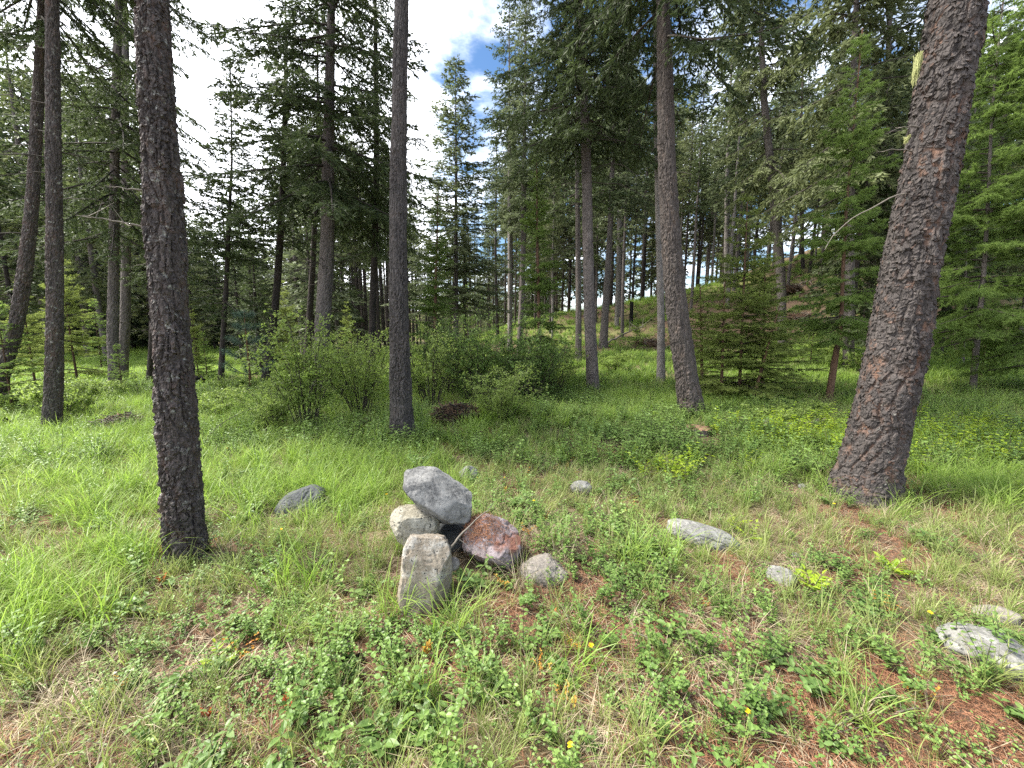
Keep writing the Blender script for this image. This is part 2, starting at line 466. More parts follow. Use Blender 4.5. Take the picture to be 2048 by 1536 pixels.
def bare(x, y):
    """0..1: reddish needle litter and soil"""
    b = (0.38 + .3 * sstep(3.5, 5, y)) * sstep(.50, .66, fbm(x * 1.1, y * 1.1, 31)) + .75 * sstep(.40, .62, fbm(x * .35, y * .35, 33)) * sstep(-4, 4, x) * sstep(15, 18, y)
    for px, py, rx, ry, k in ((1930, 1500, .55, .28, 1.5), (1330, 1290, .30, .14, 1.), (1240, 1190, .26, .14, 1.2), (590, 1370, .20, .13, .9),
                              (200, 960, .5, .55, 1.1), (130, 1040, .5, .3, .8), (1380, 870, .5, .35, 1.2), (1590, 620, 3.0, 2.5, 1.), (1320, 690, 2.2, 1.6, 1.2),
                              (480, 1250, .25, .12, .6), (1690, 1420, .4, .15, .8), (960, 1200, .14, .1, .8), (700, 1190, .3, .1, .5), (430, 940, .35, .3, .7), (1500, 830, 1., .35, .7), (1385, 845, .7, .4, .9), (815, 900, .45, .3, .8), (1740, 1005, .6, .25, .8), (375, 1130, .3, .15, .4), (1187, 792, .7, .5, .8), (100, 875, .5, .3, .4)):
        b = b + k * blob(x, y, px, py, rx, ry)
    return np.clip(b, 0, 1)


def lush(x, y):
    b = 0.35 * sstep(.5, .66, fbm(x * .6 + 4, y * .6, 41)) * sstep(3, 6, y)
    for px, py, rx, ry, k in ((700, 960, .9, .8, 1.), (120, 900, 2.2, 1.2, 1.), (250, 1000, .6, .5, .9), (60, 1180, .5, .5, 1.1), (900, 860, 1.3, .6, 1.), (1300, 800, 2.5, 1.5, .8),
                              (2000, 985, .8, .4, 1.), (600, 1200, .2, .15, .6), (1340, 1120, .25, .12, .8), (850, 1330, .5, .3, .5), (400, 790, 6, 4, .8), (1560, 960, .5, .3, .8), (560, 760, 5, 3, .5)):
        b = b + k * blob(x, y, px, py, rx, ry)
    return np.clip(b, 0, 1)


def leafy(x, y):
    b = 0.55 * sstep(.42, .6, fbm(x * 1.3 + 9, y * 1.3 + 2, 51))
    for px, py, rx, ry, k in ((330, 1340, .7, .35, 1.2), (1200, 1080, .6, .5, 1.), (800, 1400, .3, .2, .8), (1930, 880, 1.6, .8, 1.5), (1600, 880, 1.1, .6, 1.), (1300, 980, 1.0, .5, .6),
                              (1550, 1330, .5, .2, .6), (930, 1350, .2, .2, .8), (500, 1180, .5, .3, .6), (1640, 1180, .35, .2, .8), (800, 1040, .3, .2, .5)):
        b = b + k * blob(x, y, px, py, rx, ry)
    return np.clip(b, 0, 1)


def build_ground():
    n = 240
    u = np.linspace(-1, 1, n)
    gx = 320 * np.sinh(6.4 * u) / math.sinh(6.4)
    gy = np.concatenate([np.linspace(-14, -1, 14), 1.2 + 400 * np.sinh(6.4 * np.linspace(-.16, 1, 230)) / math.sinh(6.4)])
    gy = np.sort(gy)
    X, Y = np.meshgrid(gx, gy)
    Z = ground(X, Y)
    V = np.stack([X, Y, Z], -1).reshape(-1, 3)
    ny, nx = X.shape
    i = np.arange(ny - 1)[:, None] * nx + np.arange(nx - 1)[None]
    Q = np.stack([i, i + 1, i + nx + 1, i + nx], -1).reshape(-1, 4)
    veg = np.clip(.35 + .5 * sstep(3, 9, Y) - bare(X, Y) * 1.0 + lush(X, Y) * .3, 0, 1).ravel()
    o = link('ground', mesh('ground', V, [Q], [M_ground], attrs={'veg': veg}, smooth=True))
    tag(o, 'forest floor with grass and reddish needle litter rising to a hill', None, None, 'structure')


build_ground()

# ------------------------------------------------------------------ trunks


def catmull(P, n):
    P = np.asarray(P, float); m = len(P)
    d = np.concatenate([[0], np.cumsum(np.linalg.norm(np.diff(P[:, :3], axis=0), axis=1))])
    T = np.gradient(P, d, axis=0) if m > 2 else np.repeat(((P[-1] - P[0]) / d[-1])[None], m, 0)
    s = np.interp(n, np.linspace(0, 1, 2), [0, d[-1]]) if False else np.asarray(n) * d[-1]
    k = np.clip(np.searchsorted(d, s, side='right') - 1, 0, m - 2)
    h = (d[k + 1] - d[k]); t = ((s - d[k]) / h)[:, None]; h = h[:, None]
    return (2 * t**3 - 3 * t**2 + 1) * P[k] + (t**3 - 2 * t**2 + t) * h * T[k] + (-2 * t**3 + 3 * t**2) * P[k + 1] + (t**3 - t**2) * h * T[k + 1]


def cells(u, v, circ, seed, cu, cv, warp):
    nu = max(3, int(round(circ / cu))); cu = circ / nu
    a = (u + (fbm(u / cu * .7, v / cv * .9, seed + 3, 3) - .5) * cu * warp) / cu; b = (v + (fbm(u / cu * .6 + 50, v / cv, seed + 8, 3) - .5) * cv * warp) / cv
    ia = np.floor(a); ib = np.floor(b)
    F1 = np.full(u.shape, 9.); F2 = np.full(u.shape, 9.); idv = np.zeros(u.shape); tilt = np.zeros(u.shape)
    for da in (-1, 0, 1):
        for db in (-1, 0, 1):
            ca = ia + da; cb = ib + db; cw = np.mod(ca, nu)
            x = ca + .1 + .8 * _h(cw, cb, seed); y = cb + .1 + .8 * _h(cw, cb, seed + 1)
            dd = np.hypot(a - x, b - y)
            near = dd < F1
            F2 = np.where(near, F1, np.minimum(F2, dd)); F1 = np.where(near, dd, F1)
            idv = np.where(near, _h(cw, cb, seed + 2), idv); tilt = np.where(near, y - b, tilt)
    return F2 - F1, idv, tilt


def bark_disp(u, v, circ, seed, cu, cv):
    """long plates with furrows between, broken into small scales: height 0..1, inner bark 0..1, plate chance"""
    e, idv, tilt = cells(u + .25 * cu * np.sin(v * 9 + seed), v, circ, seed, cu, cv, 1.6)
    e2, id2, tilt2 = cells(u + .3 * v * .1, v, circ, seed + 40, cu * .42, cv * .22, 2.)
    plate = sstep(.02, .35, e)
    h = plate * (.35 + .30 * idv) + .50 * sstep(0, .25, e2) * (.2 + .8 * id2) * (.5 + .5 * plate) + .42 * np.clip(tilt2, -.6, .6)
    rough = sstep(.35, .65, vn(u * 5 + 3, v * 2.2, seed + 21))
    h = h * (.45 + .75 * rough) + .25 * plate * (1 - rough)
    inner = (1 - sstep(.0, .30, e)) * sstep(.42, .62, vn(u * 7, v * 1.6, seed + 9)) + .6 * (id2 > .86)
    return h, np.clip(inner, 0, 1), .55 * idv + .45 * id2


def trunk_mesh(name, P, mat, dz, nu, zf, seed, amp=.014, cu=.055, cv=.12, flare=.3, flare_h=.25, fine=True):
    """P rows: x y z r, relative to the base; zf: length that is modelled finely"""
    P = np.asarray(P, float)
    L = np.sum(np.linalg.norm(np.diff(P[:, :3], axis=0), axis=1))
    s = [0.]
    while s[-1] < L:
        s.append(s[-1] + (dz if s[-1] < zf else dz * (1 + (s[-1] - zf) * 6)))
    s[-1] = L; s = np.array(s)
    C = catmull(P, s / L)
    D = norm(np.gradient(C[:, :3], axis=0))
    U = norm(np.cross(np.array([0, 1., 0]), D)); W = np.cross(D, U)
    th = np.arange(nu) / nu * TAU
    r0 = np.median(C[: max(2, len(C) // 4), 3]); circ = TAU * r0
    TH, SS = np.meshgrid(th, s)
    h, fur, idv = bark_disp(TH / TAU * circ, SS, circ, seed, cu, cv)
    fl = 1 + flare * np.exp(-np.clip(SS, 0, None) / flare_h) * (1 + .35 * np.cos(TH * 3 + seed) + .2 * np.cos(TH * 5 + seed * 2))
    lump = 1 + .05 * (fbm(TH * 1.3 + 3 * (np.cos(TH)), SS * 1.4, seed + 5, 3) - .5) * 2 * np.minimum(1, np.abs(np.sin(TH / 2)) * 2 + .3)
    sc = np.minimum(1, C[:, 3:4] / r0)
    grit = (fbm(TH * 22, SS * 60, seed + 15, 2) - .5) * np.minimum(1, 3 * np.abs(np.sin(TH / 2)))
    rad = C[:, 3:4] * fl * lump + amp * sc * (h - .55 + .3 * grit)
    V = C[:, None, :3] + rad[..., None] * (np.cos(TH)[..., None] * U[:, None] + np.sin(TH)[..., None] * W[:, None])
    n = len(s)
    i = np.arange(n - 1)[:, None] * nu; j = np.arange(nu)[None]; k = (j + 1) % nu
    Q = np.stack([i + j, i + k, i + nu + k, i + nu + j], -1).reshape(-1, 4)
    me = mesh(name, V.reshape(-1, 3), [Q], [mat], attrs={'v': idv.ravel(), 't': fur.ravel()}, smooth=False)
    return me, C, D, U, W, s, rad


def bark_scales(C, U, W, D, s, rad, n, smax, seed, mat, size=.03):
    """small curled flakes standing proud of the bark, joined"""
    rg = np.random.default_rng(abs(int(seed)))
    k = np.searchsorted(s, rg.random(n) * smax)
    k = np.clip(k, 1, len(s) - 2)
    nu = rad.shape[1]; j = rg.integers(0, nu, n); th = j / nu * TAU
    out = np.cos(th)[:, None] * U[k] + np.sin(th)[:, None] * W[k]
    up = D[k]; side = np.cross(up, out)
    c = C[k, :3] + out * (rad[k, j] + .001)[:, None]
    w = size * rg.uniform(.6, 2.0, n); h = size * rg.uniform(.4, 1.1, n)
    roll = rg.normal(.35, .6, n); lift = rg.uniform(.12, .75, n)
    s2 = side * np.cos(roll)[:, None] + up * np.sin(roll)[:, None]; u2 = up * np.cos(roll)[:, None] - side * np.sin(roll)[:, None]
    ang = np.arange(6) / 6 * TAU
    V = np.zeros((n, 12, 3))
    for q in range(6):
        rr = rg.uniform(.65, 1.15, n)
        a = np.cos(ang[q]) * rr * w * .5; b = np.sin(ang[q]) * rr * h * .5
        liftd = (.5 - b / h) * lift * size * .45
        V[:, q] = c + a[:, None] * s2 + b[:, None] * u2 + liftd[:, None] * out
        V[:, q + 6] = V[:, q] - out * (size * .16)
    i = (np.arange(n) * 12)[:, None]
    T = np.concatenate([i + np.array([[0, a, a + 1]])[:, :] for a in (1, 2, 3, 4)]).reshape(-1, 3)
    Q = np.concatenate([i + np.array([[q, q + 6, (q + 1) % 6 + 6, (q + 1) % 6]]) for q in range(6)]).reshape(-1, 4)
    v = np.repeat(rg.random(n), 12); t = np.repeat((rg.random(n) < .12) * rg.uniform(.3, .8, n), 12)
    return mesh('bark_scales', V.reshape(-1, 3), [T, Q], [mat], attrs={'v': v, 't': t})


# ------------------------------------------------------------------ conifer crowns


def crown_mesh(name, seed, z0, z1, Rm, nb, mats, elev=(-.35, .35), shape=1., twig=.12, tw=.03, sec_gap=.10, tw_gap=.05, droop=.12, s0=.12, l2k=.42,
               hang=.25, dead=0, base_t=.25, wood=True, kites=2, upturn=.0, rag=.35, fill=1., tri=False):
    rg = np.random.default_rng(abs(int(seed)))
    A = Acc()
    zs = z0 + (z1 - z0) * (np.sort(rg.random(nb)) ** .9)
    az = rg.random() * TAU + np.arange(nb) * 2.39996 + rg.normal(0, .35, nb)
    LO, LD, LL, LT = [], [], [], []
    for z, a in zip(zs, az):
        t = (z - z0) / (z1 - z0)
        prof = (min(1., base_t + t * 3.2) if t < .25 else 1.) * (1 - t) ** shape + .03
        L = Rm * prof * rg.uniform(1 - rag, 1 + rag * .5)
        if L < .08: L = .08
        e = elev[0] + (elev[1] - elev[0]) * t + rg.normal(0, .1)
        rd = np.array([math.cos(a), math.sin(a), 0]); td = np.array([-math.sin(a), math.cos(a), 0])
        n = 7; s = np.linspace(0, 1, n)
        bend = rg.normal(0, .12)
        P = rd * (s * L)[:, None] + td * (bend * L * s * s)[:, None]
        P[:, 2] = z + L * (np.tan(e) * s - droop * 2.2 * s * s + (droop * 1.5 + upturn) * s**3)
        if wood: tube(A, P, (.006 + .011 * L) * (1 - .88 * s), 4, 1, rg.random())
        ns = max(3, int((1 - s0) * L / sec_gap * fill))
        ss = s0 + (1 - s0) * (np.arange(ns) + rg.random(ns)) / ns
        pos = np.stack([np.interp(ss, s, P[:, i]) for i in range(3)], 1)
        dr = norm(np.stack([np.interp(ss, s, np.gradient(P[:, i])) for i in range(3)], 1))
        sgn = np.where(np.arange(ns) % 2 == 0, 1., -1.)
        sd_ = np.cross(dr, [0, 0, 1.]) * sgn[:, None]
        f = rg.uniform(.5, 1.1, ns)
        d2 = norm(dr * f[:, None] + sd_ + np.array([0, 0, 1.]) * rg.normal(-hang * .6, .28, ns)[:, None])
        l2 = (l2k * L * (1.05 - ss) * rg.uniform(.5, 1.15, ns) + twig * 1.1) * np.clip((ss - s0) * 6 + .4, .3, 1)
        LO.append(pos); LD.append(d2); LL.append(l2); LT.append(.35 * ss + .3 * t)
        LO.append(P[-2:-1]); LD.append(norm(P[-1:] - P[-2:-1])); LL.append(np.array([np.linalg.norm(P[-1] - P[-2]) + twig])); LT.append(np.array([.6]))
    O = np.concatenate(LO); D = np.concatenate(LD); L2 = np.concatenate(LL); TT = np.concatenate(LT)
    if wood:   # branchlets as thin three-sided slivers
        n = len(O); U = norm(np.cross(D, [0, 0, 1.])) * .0035; W = np.cross(D, norm(U)) * .0035
        tip = O + D * L2[:, None] - np.array([0, 0, 1]) * (hang * L2 * .5)[:, None]
        V = np.stack([O + U, O - U * .5 + W, O - U * .5 - W, tip], 1).reshape(-1, 3)
        i = np.arange(n)[:, None] * 4
        A.add(V, np.concatenate([i + [[0, 1, 3]], i + [[1, 2, 3]], i + [[2, 0, 3]]]), m=1, v=.4)
    cnt = np.maximum(2, (L2 / tw_gap).astype(int))
    I = np.repeat(np.arange(len(O)), cnt)
    m = len(I)
    q = rg.random(m)
    org = O[I] + D[I] * (q * L2[I])[:, None] - np.array([0, 0, 1]) * (hang * L2[I] * .5 * q * q)[:, None]
    rnd = norm(rg.normal(0, 1, (m, 3)))
    flat = norm(np.cross(D[I], [0, 0, 1.])) * np.where(rg.random(m) < .5, 1., -1.)[:, None]
    td = norm(D[I] * rg.uniform(.4, 1.2, m)[:, None] + flat * rg.uniform(.3, 1, m)[:, None] + rnd * .38 + np.array([0, 0, -hang * .6]))
    tl = twig * rg.uniform(.55, 1.25, m)
    v0 = rg.random(m)
    for kk in range(kites):
        sd2 = norm(np.cross(td, norm(rg.normal(0, 1, (m, 3))))) * (tw * .5 * rg.uniform(.6, 1.3, m))[:, None]
        mid = org + td * (tl * .42)[:, None] + np.array([0, 0, -.1]) * tl[:, None] * hang
        if tri:
            V = np.stack([org + sd2 * .6, org + td * tl[:, None] - np.array([0, 0, .15]) * tl[:, None] * hang, org - sd2 * .6], 1).reshape(-1, 3)
            A.add(V, np.arange(m)[:, None] * 3 + np.array([[0, 1, 2]]), v=np.repeat(v0, 3), t=np.clip(np.stack([TT[I] * .3, .35 + .5 * q, TT[I] * .3], 1).ravel(), 0, 1), m=0)
            td = norm(td + rg.normal(0, .8, (m, 3))); continue
        V = np.stack([org, mid + sd2, org + td * tl[:, None], mid - sd2], 1).reshape(-1, 3)
        i = np.arange(m)[:, None] * 4
        tt = np.stack([TT[I] * .3, TT[I] * .6 + q * .2, .35 + .5 * q + 0 * q, TT[I] * .6 + q * .2], 1).ravel()
        A.add(V, None, i + np.array([[0, 1, 2, 3]]), v=np.repeat(v0, 4), t=np.clip(tt, 0, 1), m=0)
        if kites > 1: td = norm(td + rg.normal(0, .35, (m, 3)))
    for z, a in zip(rg.uniform(.5, 1, dead) * .3 * (z1 - z0), rg.random(dead) * TAU):
        L = Rm * rg.uniform(.2, .75); s = np.linspace(0, 1, 6)
        P = np.stack([np.cos(a) * s * L, np.sin(a) * s * L, z + L * (rg.uniform(-.1, .25) * s - .5 * s * s)], 1) + rg.normal(0, .02, (6, 3)) * L
        tube(A, P, .012 * (1 - .85 * s) * (.5 + L * .4), 4, 1, rg.random())
        for _ in range(5):
            q0 = rg.integers(1, 5); d = rg.normal(0, 1, 3); d[2] -= .3; d = d / np.linalg.norm(d) * L * rg.uniform(.1, .3)
            tube(A, [P[q0], P[q0] + d * .5 + [0, 0, .01], P[q0] + d], [.004, .003, .001], 3, 1, .5)
    return A.mesh(name, mats)


CROWN = {}
F_ = [M_fir, M_twig]
CROWN['big_a'] = (crown_mesh('crown_big', 11, 0, 14, 2.7, 150, F_, (-.30, .5), .75, .13, .026, .085, .023, .14, .10, .36, .40, 0, .75), 14)
CROWN['big_b'] = (crown_mesh('crown_big_b', 12, 0, 14, 2.5, 130, F_, (-.45, .4), .7, .14, .028, .095, .025, .16, .12, .36, .6, 0, .7), 14)
CROWN['olive'] = (crown_mesh('crown_olive', 13, 0, 13, 2.2, 150, [M_firolive, M_twig], (-.3, .4), .8, .15, .042, .095, .026, .14, .1, .36, .6, 0, .75), 13)
CROWN['blue'] = (crown_mesh('crown_blue', 14, 0, 12, 1.9, 160, [M_firblue, M_twig], (-.15, .55), .9, .14, .040, .09, .028, .1, .08, .36, .35, 0, .8), 12)
CROWN['slim'] = (crown_mesh('crown_slim', 15, 0, 8, 1.35, 120, F_, (-.25, .5), .9, .12, .032, .085, .026, .1, .1, .38, .25, 0, .7, rag=.5), 8)
CROWN['larch'] = (crown_mesh('crown_larch', 16, 0, 8.5, 1.7, 130, [M_larch, M_twig], (-.12, .55), .85, .095, .022, .070, .0100, .06, .08, .38, .30, 0, .8, kites=3, tri=True), 8.5)
CROWN['larch_y'] = (crown_mesh('crown_young', 17, 0, 4.2, 1.05, 78, [M_larchy, M_twig], (0., .6), .85, .080, .020, .060, .0105, .05, .08, .38, .2, 0, .9, kites=3, tri=True), 4.2)
CROWN['sapling'] = (crown_mesh('crown_sapling', 18, 0, 2.4, .8, 60, [M_larch, M_twig], (.05, .7), 1.0, .07, .019, .05, .020, .03, .06, .38, .1, 0, .95), 2.4)
CROWN['far_a'] = (crown_mesh('crown_far', 19, 0, 10, 1.9, 95, F_, (-.3, .4), .85, .26, .085, .18, .075, .12, .1, .36, .4, 0, .7), 10)
CROWN['far_b'] = (crown_mesh('crown_far_b', 20, 0, 12, 2.1, 105, [M_firolive, M_twig], (-.2, .4), .9, .26, .085, .18, .08, .12, .1, .36, .35, 0, .7), 12)
CROWN['far_c'] = (crown_mesh('crown_far_c', 21, 0, 8, 1.5, 80, [M_firblue, M_twig], (-.3, .5), .7, .24, .08, .17, .075, .12, .1, .36, .35, 0, .5, rag=.6), 8)


def dead_branches(acc, base, D, zr, n, seed, rr, Lr):
    rg = np.random.default_rng(abs(int(seed)))
    for z in rg.uniform(*zr, n):
        a = rg.random() * TAU; L = rg.uniform(*Lr); s = np.linspace(0, 1, 6)
        o = base(z)
        P = np.stack([o[0] + np.cos(a) * (rr * .8 + s * L), o[1] + np.sin(a) * (rr * .8 + s * L), z + L * (rg.uniform(-.2, .3) * s - .35 * s * s)], 1)
        P[1:] += rg.normal(0, .025, (5, 3)) * L
        tube(acc, P, .011 * (1 - .85 * s) * (.5 + L * .35), 4, 0, rg.random())
        for _ in range(int(4 * L) + 1):
            q0 = rg.integers(1, 5); d = rg.normal(0, 1, 3); d[2] -= .2; d[:2] += .8 * np.array([np.cos(a), np.sin(a)])
            d = d / np.linalg.norm(d) * L * rg.uniform(.1, .35)
            tube(acc, [P[q0], P[q0] + d * .5 + [0, 0, .01], P[q0] + d], [.004, .003, .001], 3, 0, .5)


def tree(name, label, cat, pts, base=None, y=None, bark=M_bark_fir, crown=None, cz=5., csc=1., crz=0., H=20., fine=None, amp=.01, dead=0, dz=.04, nu=28,
         flare=.3, cu=.055, cv=.12, deadz=(1.5, 5), group=None, taper=.75, deadL=(.3, 1.2), crown_name='crown', flare_h=.25, cmat=None, csx=1.):
    """pts: (px, py, width px) up the trunk as seen in the photograph; they set the world shape at distance y"""
    if base is None: base = pts[0][:2]
    if y is None: y = hit(*base).y
    rows = []
    for px, py, w in pts:
        p, t = at_y(px, py, y); rows.append([p.x, p.y, p.z, w * t / F / 2 / math.sqrt(1 + (p.x / p.y) ** 2)])
    rows = np.array(rows)
    gz = float(ground(rows[0, 0], y))
    b = np.array([rows[0, 0], y, gz])
    if rows[0, 2] > gz + .05:
        d = (rows[0] - rows[1]); k = (gz - .05 - rows[0, 2]) / d[2]
        rows = np.vstack([rows[0] + d * k, rows]); b = np.array([rows[0, 0], y, gz])
    rows[:, :3] -= b
    rows[0, 2] = min(rows[0, 2], -.08)
    zt = rows[-1, 2]
    if zt < H - .6:
        d = rows[-1] - rows[max(0, len(rows) - 3)]; d = d[:3] / max(d[2], .1)
        for f in (.33, .66, 1.):
            q = rows[-1].copy() if f == .33 else q
            z = zt + (H - zt) * f
            rows = np.vstack([rows, [rows[-1, 0] + d[0] * (z - rows[-1, 2]) * .5, rows[-1, 1], z, max(.015, q[3] * (1 - f * .97))]])
    o = thing(name, label, cat, tuple(b), 0, group)
    me, C, D, U, W, s, rad = trunk_mesh('trunk', rows, bark, dz, nu, fine or 3., hash(label) % 1000 if False else int(abs(pts[0][0] * 7 + pts[0][1])) % 997, amp, cu, cv, flare, flare_h)
    link('trunk', me, o)
    axis = lambda z: np.array([np.interp(z, C[:, 2], C[:, 0]), np.interp(z, C[:, 2], C[:, 1]), z])
    if crown:
        cm, ch = CROWN[crown]
        c = link(crown_name, cm, o)
        a = axis(cz); e = axis(min(cz + 4, H)); dd = Vector(e - a).normalized()
        c.rotation_mode = 'QUATERNION'
        c.rotation_quaternion = dd.to_track_quat('Z', 'Y') @ Euler((0, 0, crz)).to_quaternion()
        hs = (H - cz) / ch if csc == 0 else csc
        c.location = a; c.scale = (csc * csx, csc * csx, hs)
    if dead:
        A = Acc(); dead_branches(A, axis, D, deadz, dead, int(pts[0][0]) + 3, rows[1, 3], deadL)
        db = link('dead_branches', A.mesh('dead_branches', [M_twig]), o)
        if dead > 1: db['kind'] = 'stuff'
    return o, (C, D, U, W, s, rad, axis)


def scales(o, geo, n, smax, seed, mat, size=.03):
    C, D, U, W, s, rad, ax = geo
    q = link('bark_scales', bark_scales(C, U, W, D, s, rad, n, smax, seed, mat, size), o); q['kind'] = 'stuff'


def stick(name, pts, r0, mat, parent=None, twigs=0, seed=1, loc=(0, 0, 0)):
    A = Acc(); P = np.asarray(pts, float)
    P = catmull(P, np.linspace(0, 1, 12)) if len(P) > 2 else P[0] + (P[-1] - P[0]) * np.linspace(0, 1, 12)[:, None]
    rg = np.random.default_rng(abs(int(seed)))
    P = P + rg.normal(0, r0 * .5, P.shape)
    tube(A, P, r0 * np.linspace(1, .25, len(P)), 6, 0, .5)
    for _ in range(twigs):
        q = rg.integers(2, len(P) - 1); d = rg.normal(0, 1, 3); d = d / np.linalg.norm(d) * rg.uniform(6, 20) * r0
        tube(A, [P[q], P[q] + d * .5, P[q] + d + [0, 0, r0]], [r0 * .35, r0 * .25, r0 * .1], 4, 0, .6)
    return link(name, A.mesh(name, [mat], True), parent, loc)


# --- the two big trunks in front
T5, g5 = tree('conifer_tree', 'thick dark trunk with pale lichen flecks rising close by left of the cairn', 'tree',
              [(372, 1125, 86), (367, 1000, 84), (352, 800, 82), (338, 600, 79), (325, 380, 76), (315, 200, 72), (306, 0, 66)], base=(378, 1118),
              bark=M_bark_left, crown=None, H=16, fine=3.6, amp=.024, dz=.010, nu=150, cu=.055, cv=.20, flare=.18)
scales(T5, g5, 3000, 3.6, 3, M_bark_left, .018)
T28, g28 = tree('conifer_tree', 'massive leaning trunk with deeply plated dark bark at the right edge of the clearing', 'tree',
                [(1722, 1000, 140), (1742, 930, 134), (1772, 800, 128), (1795, 680, 124), (1822, 520, 120), (1850, 380, 117), (1880, 220, 115), (1915, 0, 114)], base=(1722, 994),
                bark=M_bark_fir, crown=None, H=17, fine=4.6, amp=.032, dz=.012, nu=210, cu=.12, cv=.34, flare=.34, flare_h=.20)
scales(T28, g28, 4200, 4.4, 4, M_bark_fir, .030)


def world_branch(parent, geo_y, pxs, r, name='dead_branch', mat=M_dead, twigs=4, dy=0.):
    b = parent.location
    pts = []
    for i, (px, py) in enumerate(pxs):
        p, t = at_y(px, py, geo_y - dy * i / (len(pxs) - 1)); pts.append(p - b)
    return stick(name, pts, r, mat, parent, twigs, int(pxs[0][0]))


y5, y28 = T5.location.y, T28.location.y
world_branch(T5, y5, [(322, 462), (285, 455), (240, 445), (195, 437), (160, 432)], .008, twigs=5, dy=.2)
world_branch(T5, y5, [(310, 382), (265, 378), (210, 373)], .006, twigs=2, dy=.1)
world_branch(T28, y28, [(1830, 385), (1795, 390), (1750, 412), (1700, 440), (1660, 480), (1648, 500)], .007, twigs=3, dy=.3)
world_branch(T28, y28, [(1830, 303), (1795, 298), (1750, 305)], .006, twigs=2, dy=.1)
world_branch(T28, y28, [(1850, 255), (1810, 253), (1770, 268)], .005, twigs=3, dy=.15)


def beard(parent, px, py, h_px, w_px, y, n):
    rg = np.random.default_rng(5); A = Acc()
    top, t = at_y(px, py, y); b = parent.location
    H = h_px * t / F; Wd = w_px * t / F
    for i in range(n):
        x0 = rg.uniform(-.2, .2) * Wd; yy = rg.uniform(-.5, .5) * Wd; z0 = -H * rg.random() * .5; l = H * rg.uniform(.3, .6)
        s = np.linspace(0, 1, 5)
        P = np.stack([top.x - b.x + x0 - (abs(z0) / H) * Wd * .55 * rg.uniform(.4, 1.4) + rg.normal(0, .004, 5) + (-.2 + .2 * s) * 0, top.y - b.y + yy + rg.normal(0, .004, 5), top.z - b.z + z0 - s * l], 1)
        tube(A, P, [.002, .0022, .002, .0016, .0006], 3, 0, rg.random())
    o = link('beard_lichen', A.mesh('beard_lichen', [M_lichen]), parent); o['kind'] = 'stuff'; o['label'] = 'pale yellow beard lichen hanging from the bark'


beard(T28, 1838, 104, 62, 11, y28 - .2, 160)
beard(T28, 1815, 270, 20, 8, y28 - .2, 40)

# --- the slim straight trunk behind the cairn and the other mid-distance trees
T11, g11 = tree('conifer_tree', 'straight slender grey trunk behind the cairn beside the root mass', 'tree',
                [(806, 893, 47), (802, 800, 43), (798, 620, 38), (796, 420, 34), (799, 200, 30), (803, 0, 27)], base=(804, 890),
                bark=M_bark_grey, crown='slim', cz=9.5, csc=.9, H=16.5, fine=5.2, amp=.022, dz=.018, nu=84, cu=.04, cv=.16, flare=.35, flare_h=.15)
T22, g22 = tree('conifer_tree', 'big dark curved fir whose low crown overhangs the stumps', 'tree',
                [(1386, 838, 50), (1374, 760, 46), (1352, 600, 42), (1340, 450, 38), (1333, 300, 34), (1330, 150, 31), (1326, 0, 26)], base=(1385, 835),
                bark=M_bark_grey2, crown='big_b', cz=5.9, csc=.95, crz=1., H=19, fine=7, amp=.024, dz=.025, nu=72, cu=.06, cv=.24, flare=.35, dead=5, deadz=(3, 5.2))
T18, g18 = tree('conifer_tree', 'tall fir with bare lower limbs standing at the right end of the big bush', 'tree',
                [(1187, 788, 26), (1180, 650, 23), (1176, 500, 21), (1172, 300, 19), (1165, 130, 15), (1160, 0, 12)], base=(1187, 786),
                bark=M_bark_far, crown='big_a', cz=5.3, csc=.82, crz=2., H=17, fine=8, amp=.015, dz=.04, nu=44, flare=.4, dead=26, deadz=(3.2, 6.4), deadL=(.5, 2.0), flare_h=.15)
T10, g10 = tree('conifer_tree', 'tall full-crowned fir with grey curved trunk behind the leftmost bush', 'tree',
                [(641, 770, 33), (645, 660, 32), (654, 500, 29), (657, 300, 24), (661, 100, 18), (663, 0, 15)], y=9.8,
                bark=M_bark_far, crown='big_a', cz=4.3, csc=1.0, crz=.3, H=19, fine=8, amp=.018, dz=.04, nu=44, flare=.3, dead=14, deadz=(2.5, 5), deadL=(.4, 1.6))
tree('conifer_tree', 'dark near trunk at far left standing in lush grass beside a curved one', 'tree',
     [(100, 872, 44), (108, 760, 39), (110, 600, 37), (108, 400, 34), (106, 200, 31), (104, 0, 28)], base=(100, 868),
     bark=M_bark_left, crown='big_a', cz=6.4, csc=.60, crz=2., H=15, fine=6, amp=.017, dz=.022, nu=70, cu=.045, cv=.14, flare=.2, dead=10, deadz=(3.4, 6), deadL=(.3, .9))
tree('conifer_tree', 'curved trunk at the very left edge bending out of the frame', 'tree',
     [(-22, 830, 40), (2, 760, 36), (30, 660, 34), (50, 540, 32), (66, 380, 28), (76, 200, 25), (86, 0, 22)], y=7.0,
     bark=M_bark_left, crown='big_b', cz=6.0, csc=.65, crz=1., H=15, fine=6, amp=.017, dz=.03, nu=56, flare=.2, dead=8, deadz=(3, 5.5))
tree('conifer_tree', 'straight grey trunk with bright mossy crown behind the two leftmost trunks', 'tree',
     [(232, 792, 26), (226, 700, 24), (228, 500, 22), (230, 300, 20), (235, 100, 17), (238, 0, 15)], base=(230, 788),
     bark=M_bark_far, crown='big_b', cz=3.6, csc=.8, crz=3., H=17, fine=7, amp=.015, dz=.04, nu=40, flare=.5, dead=6)
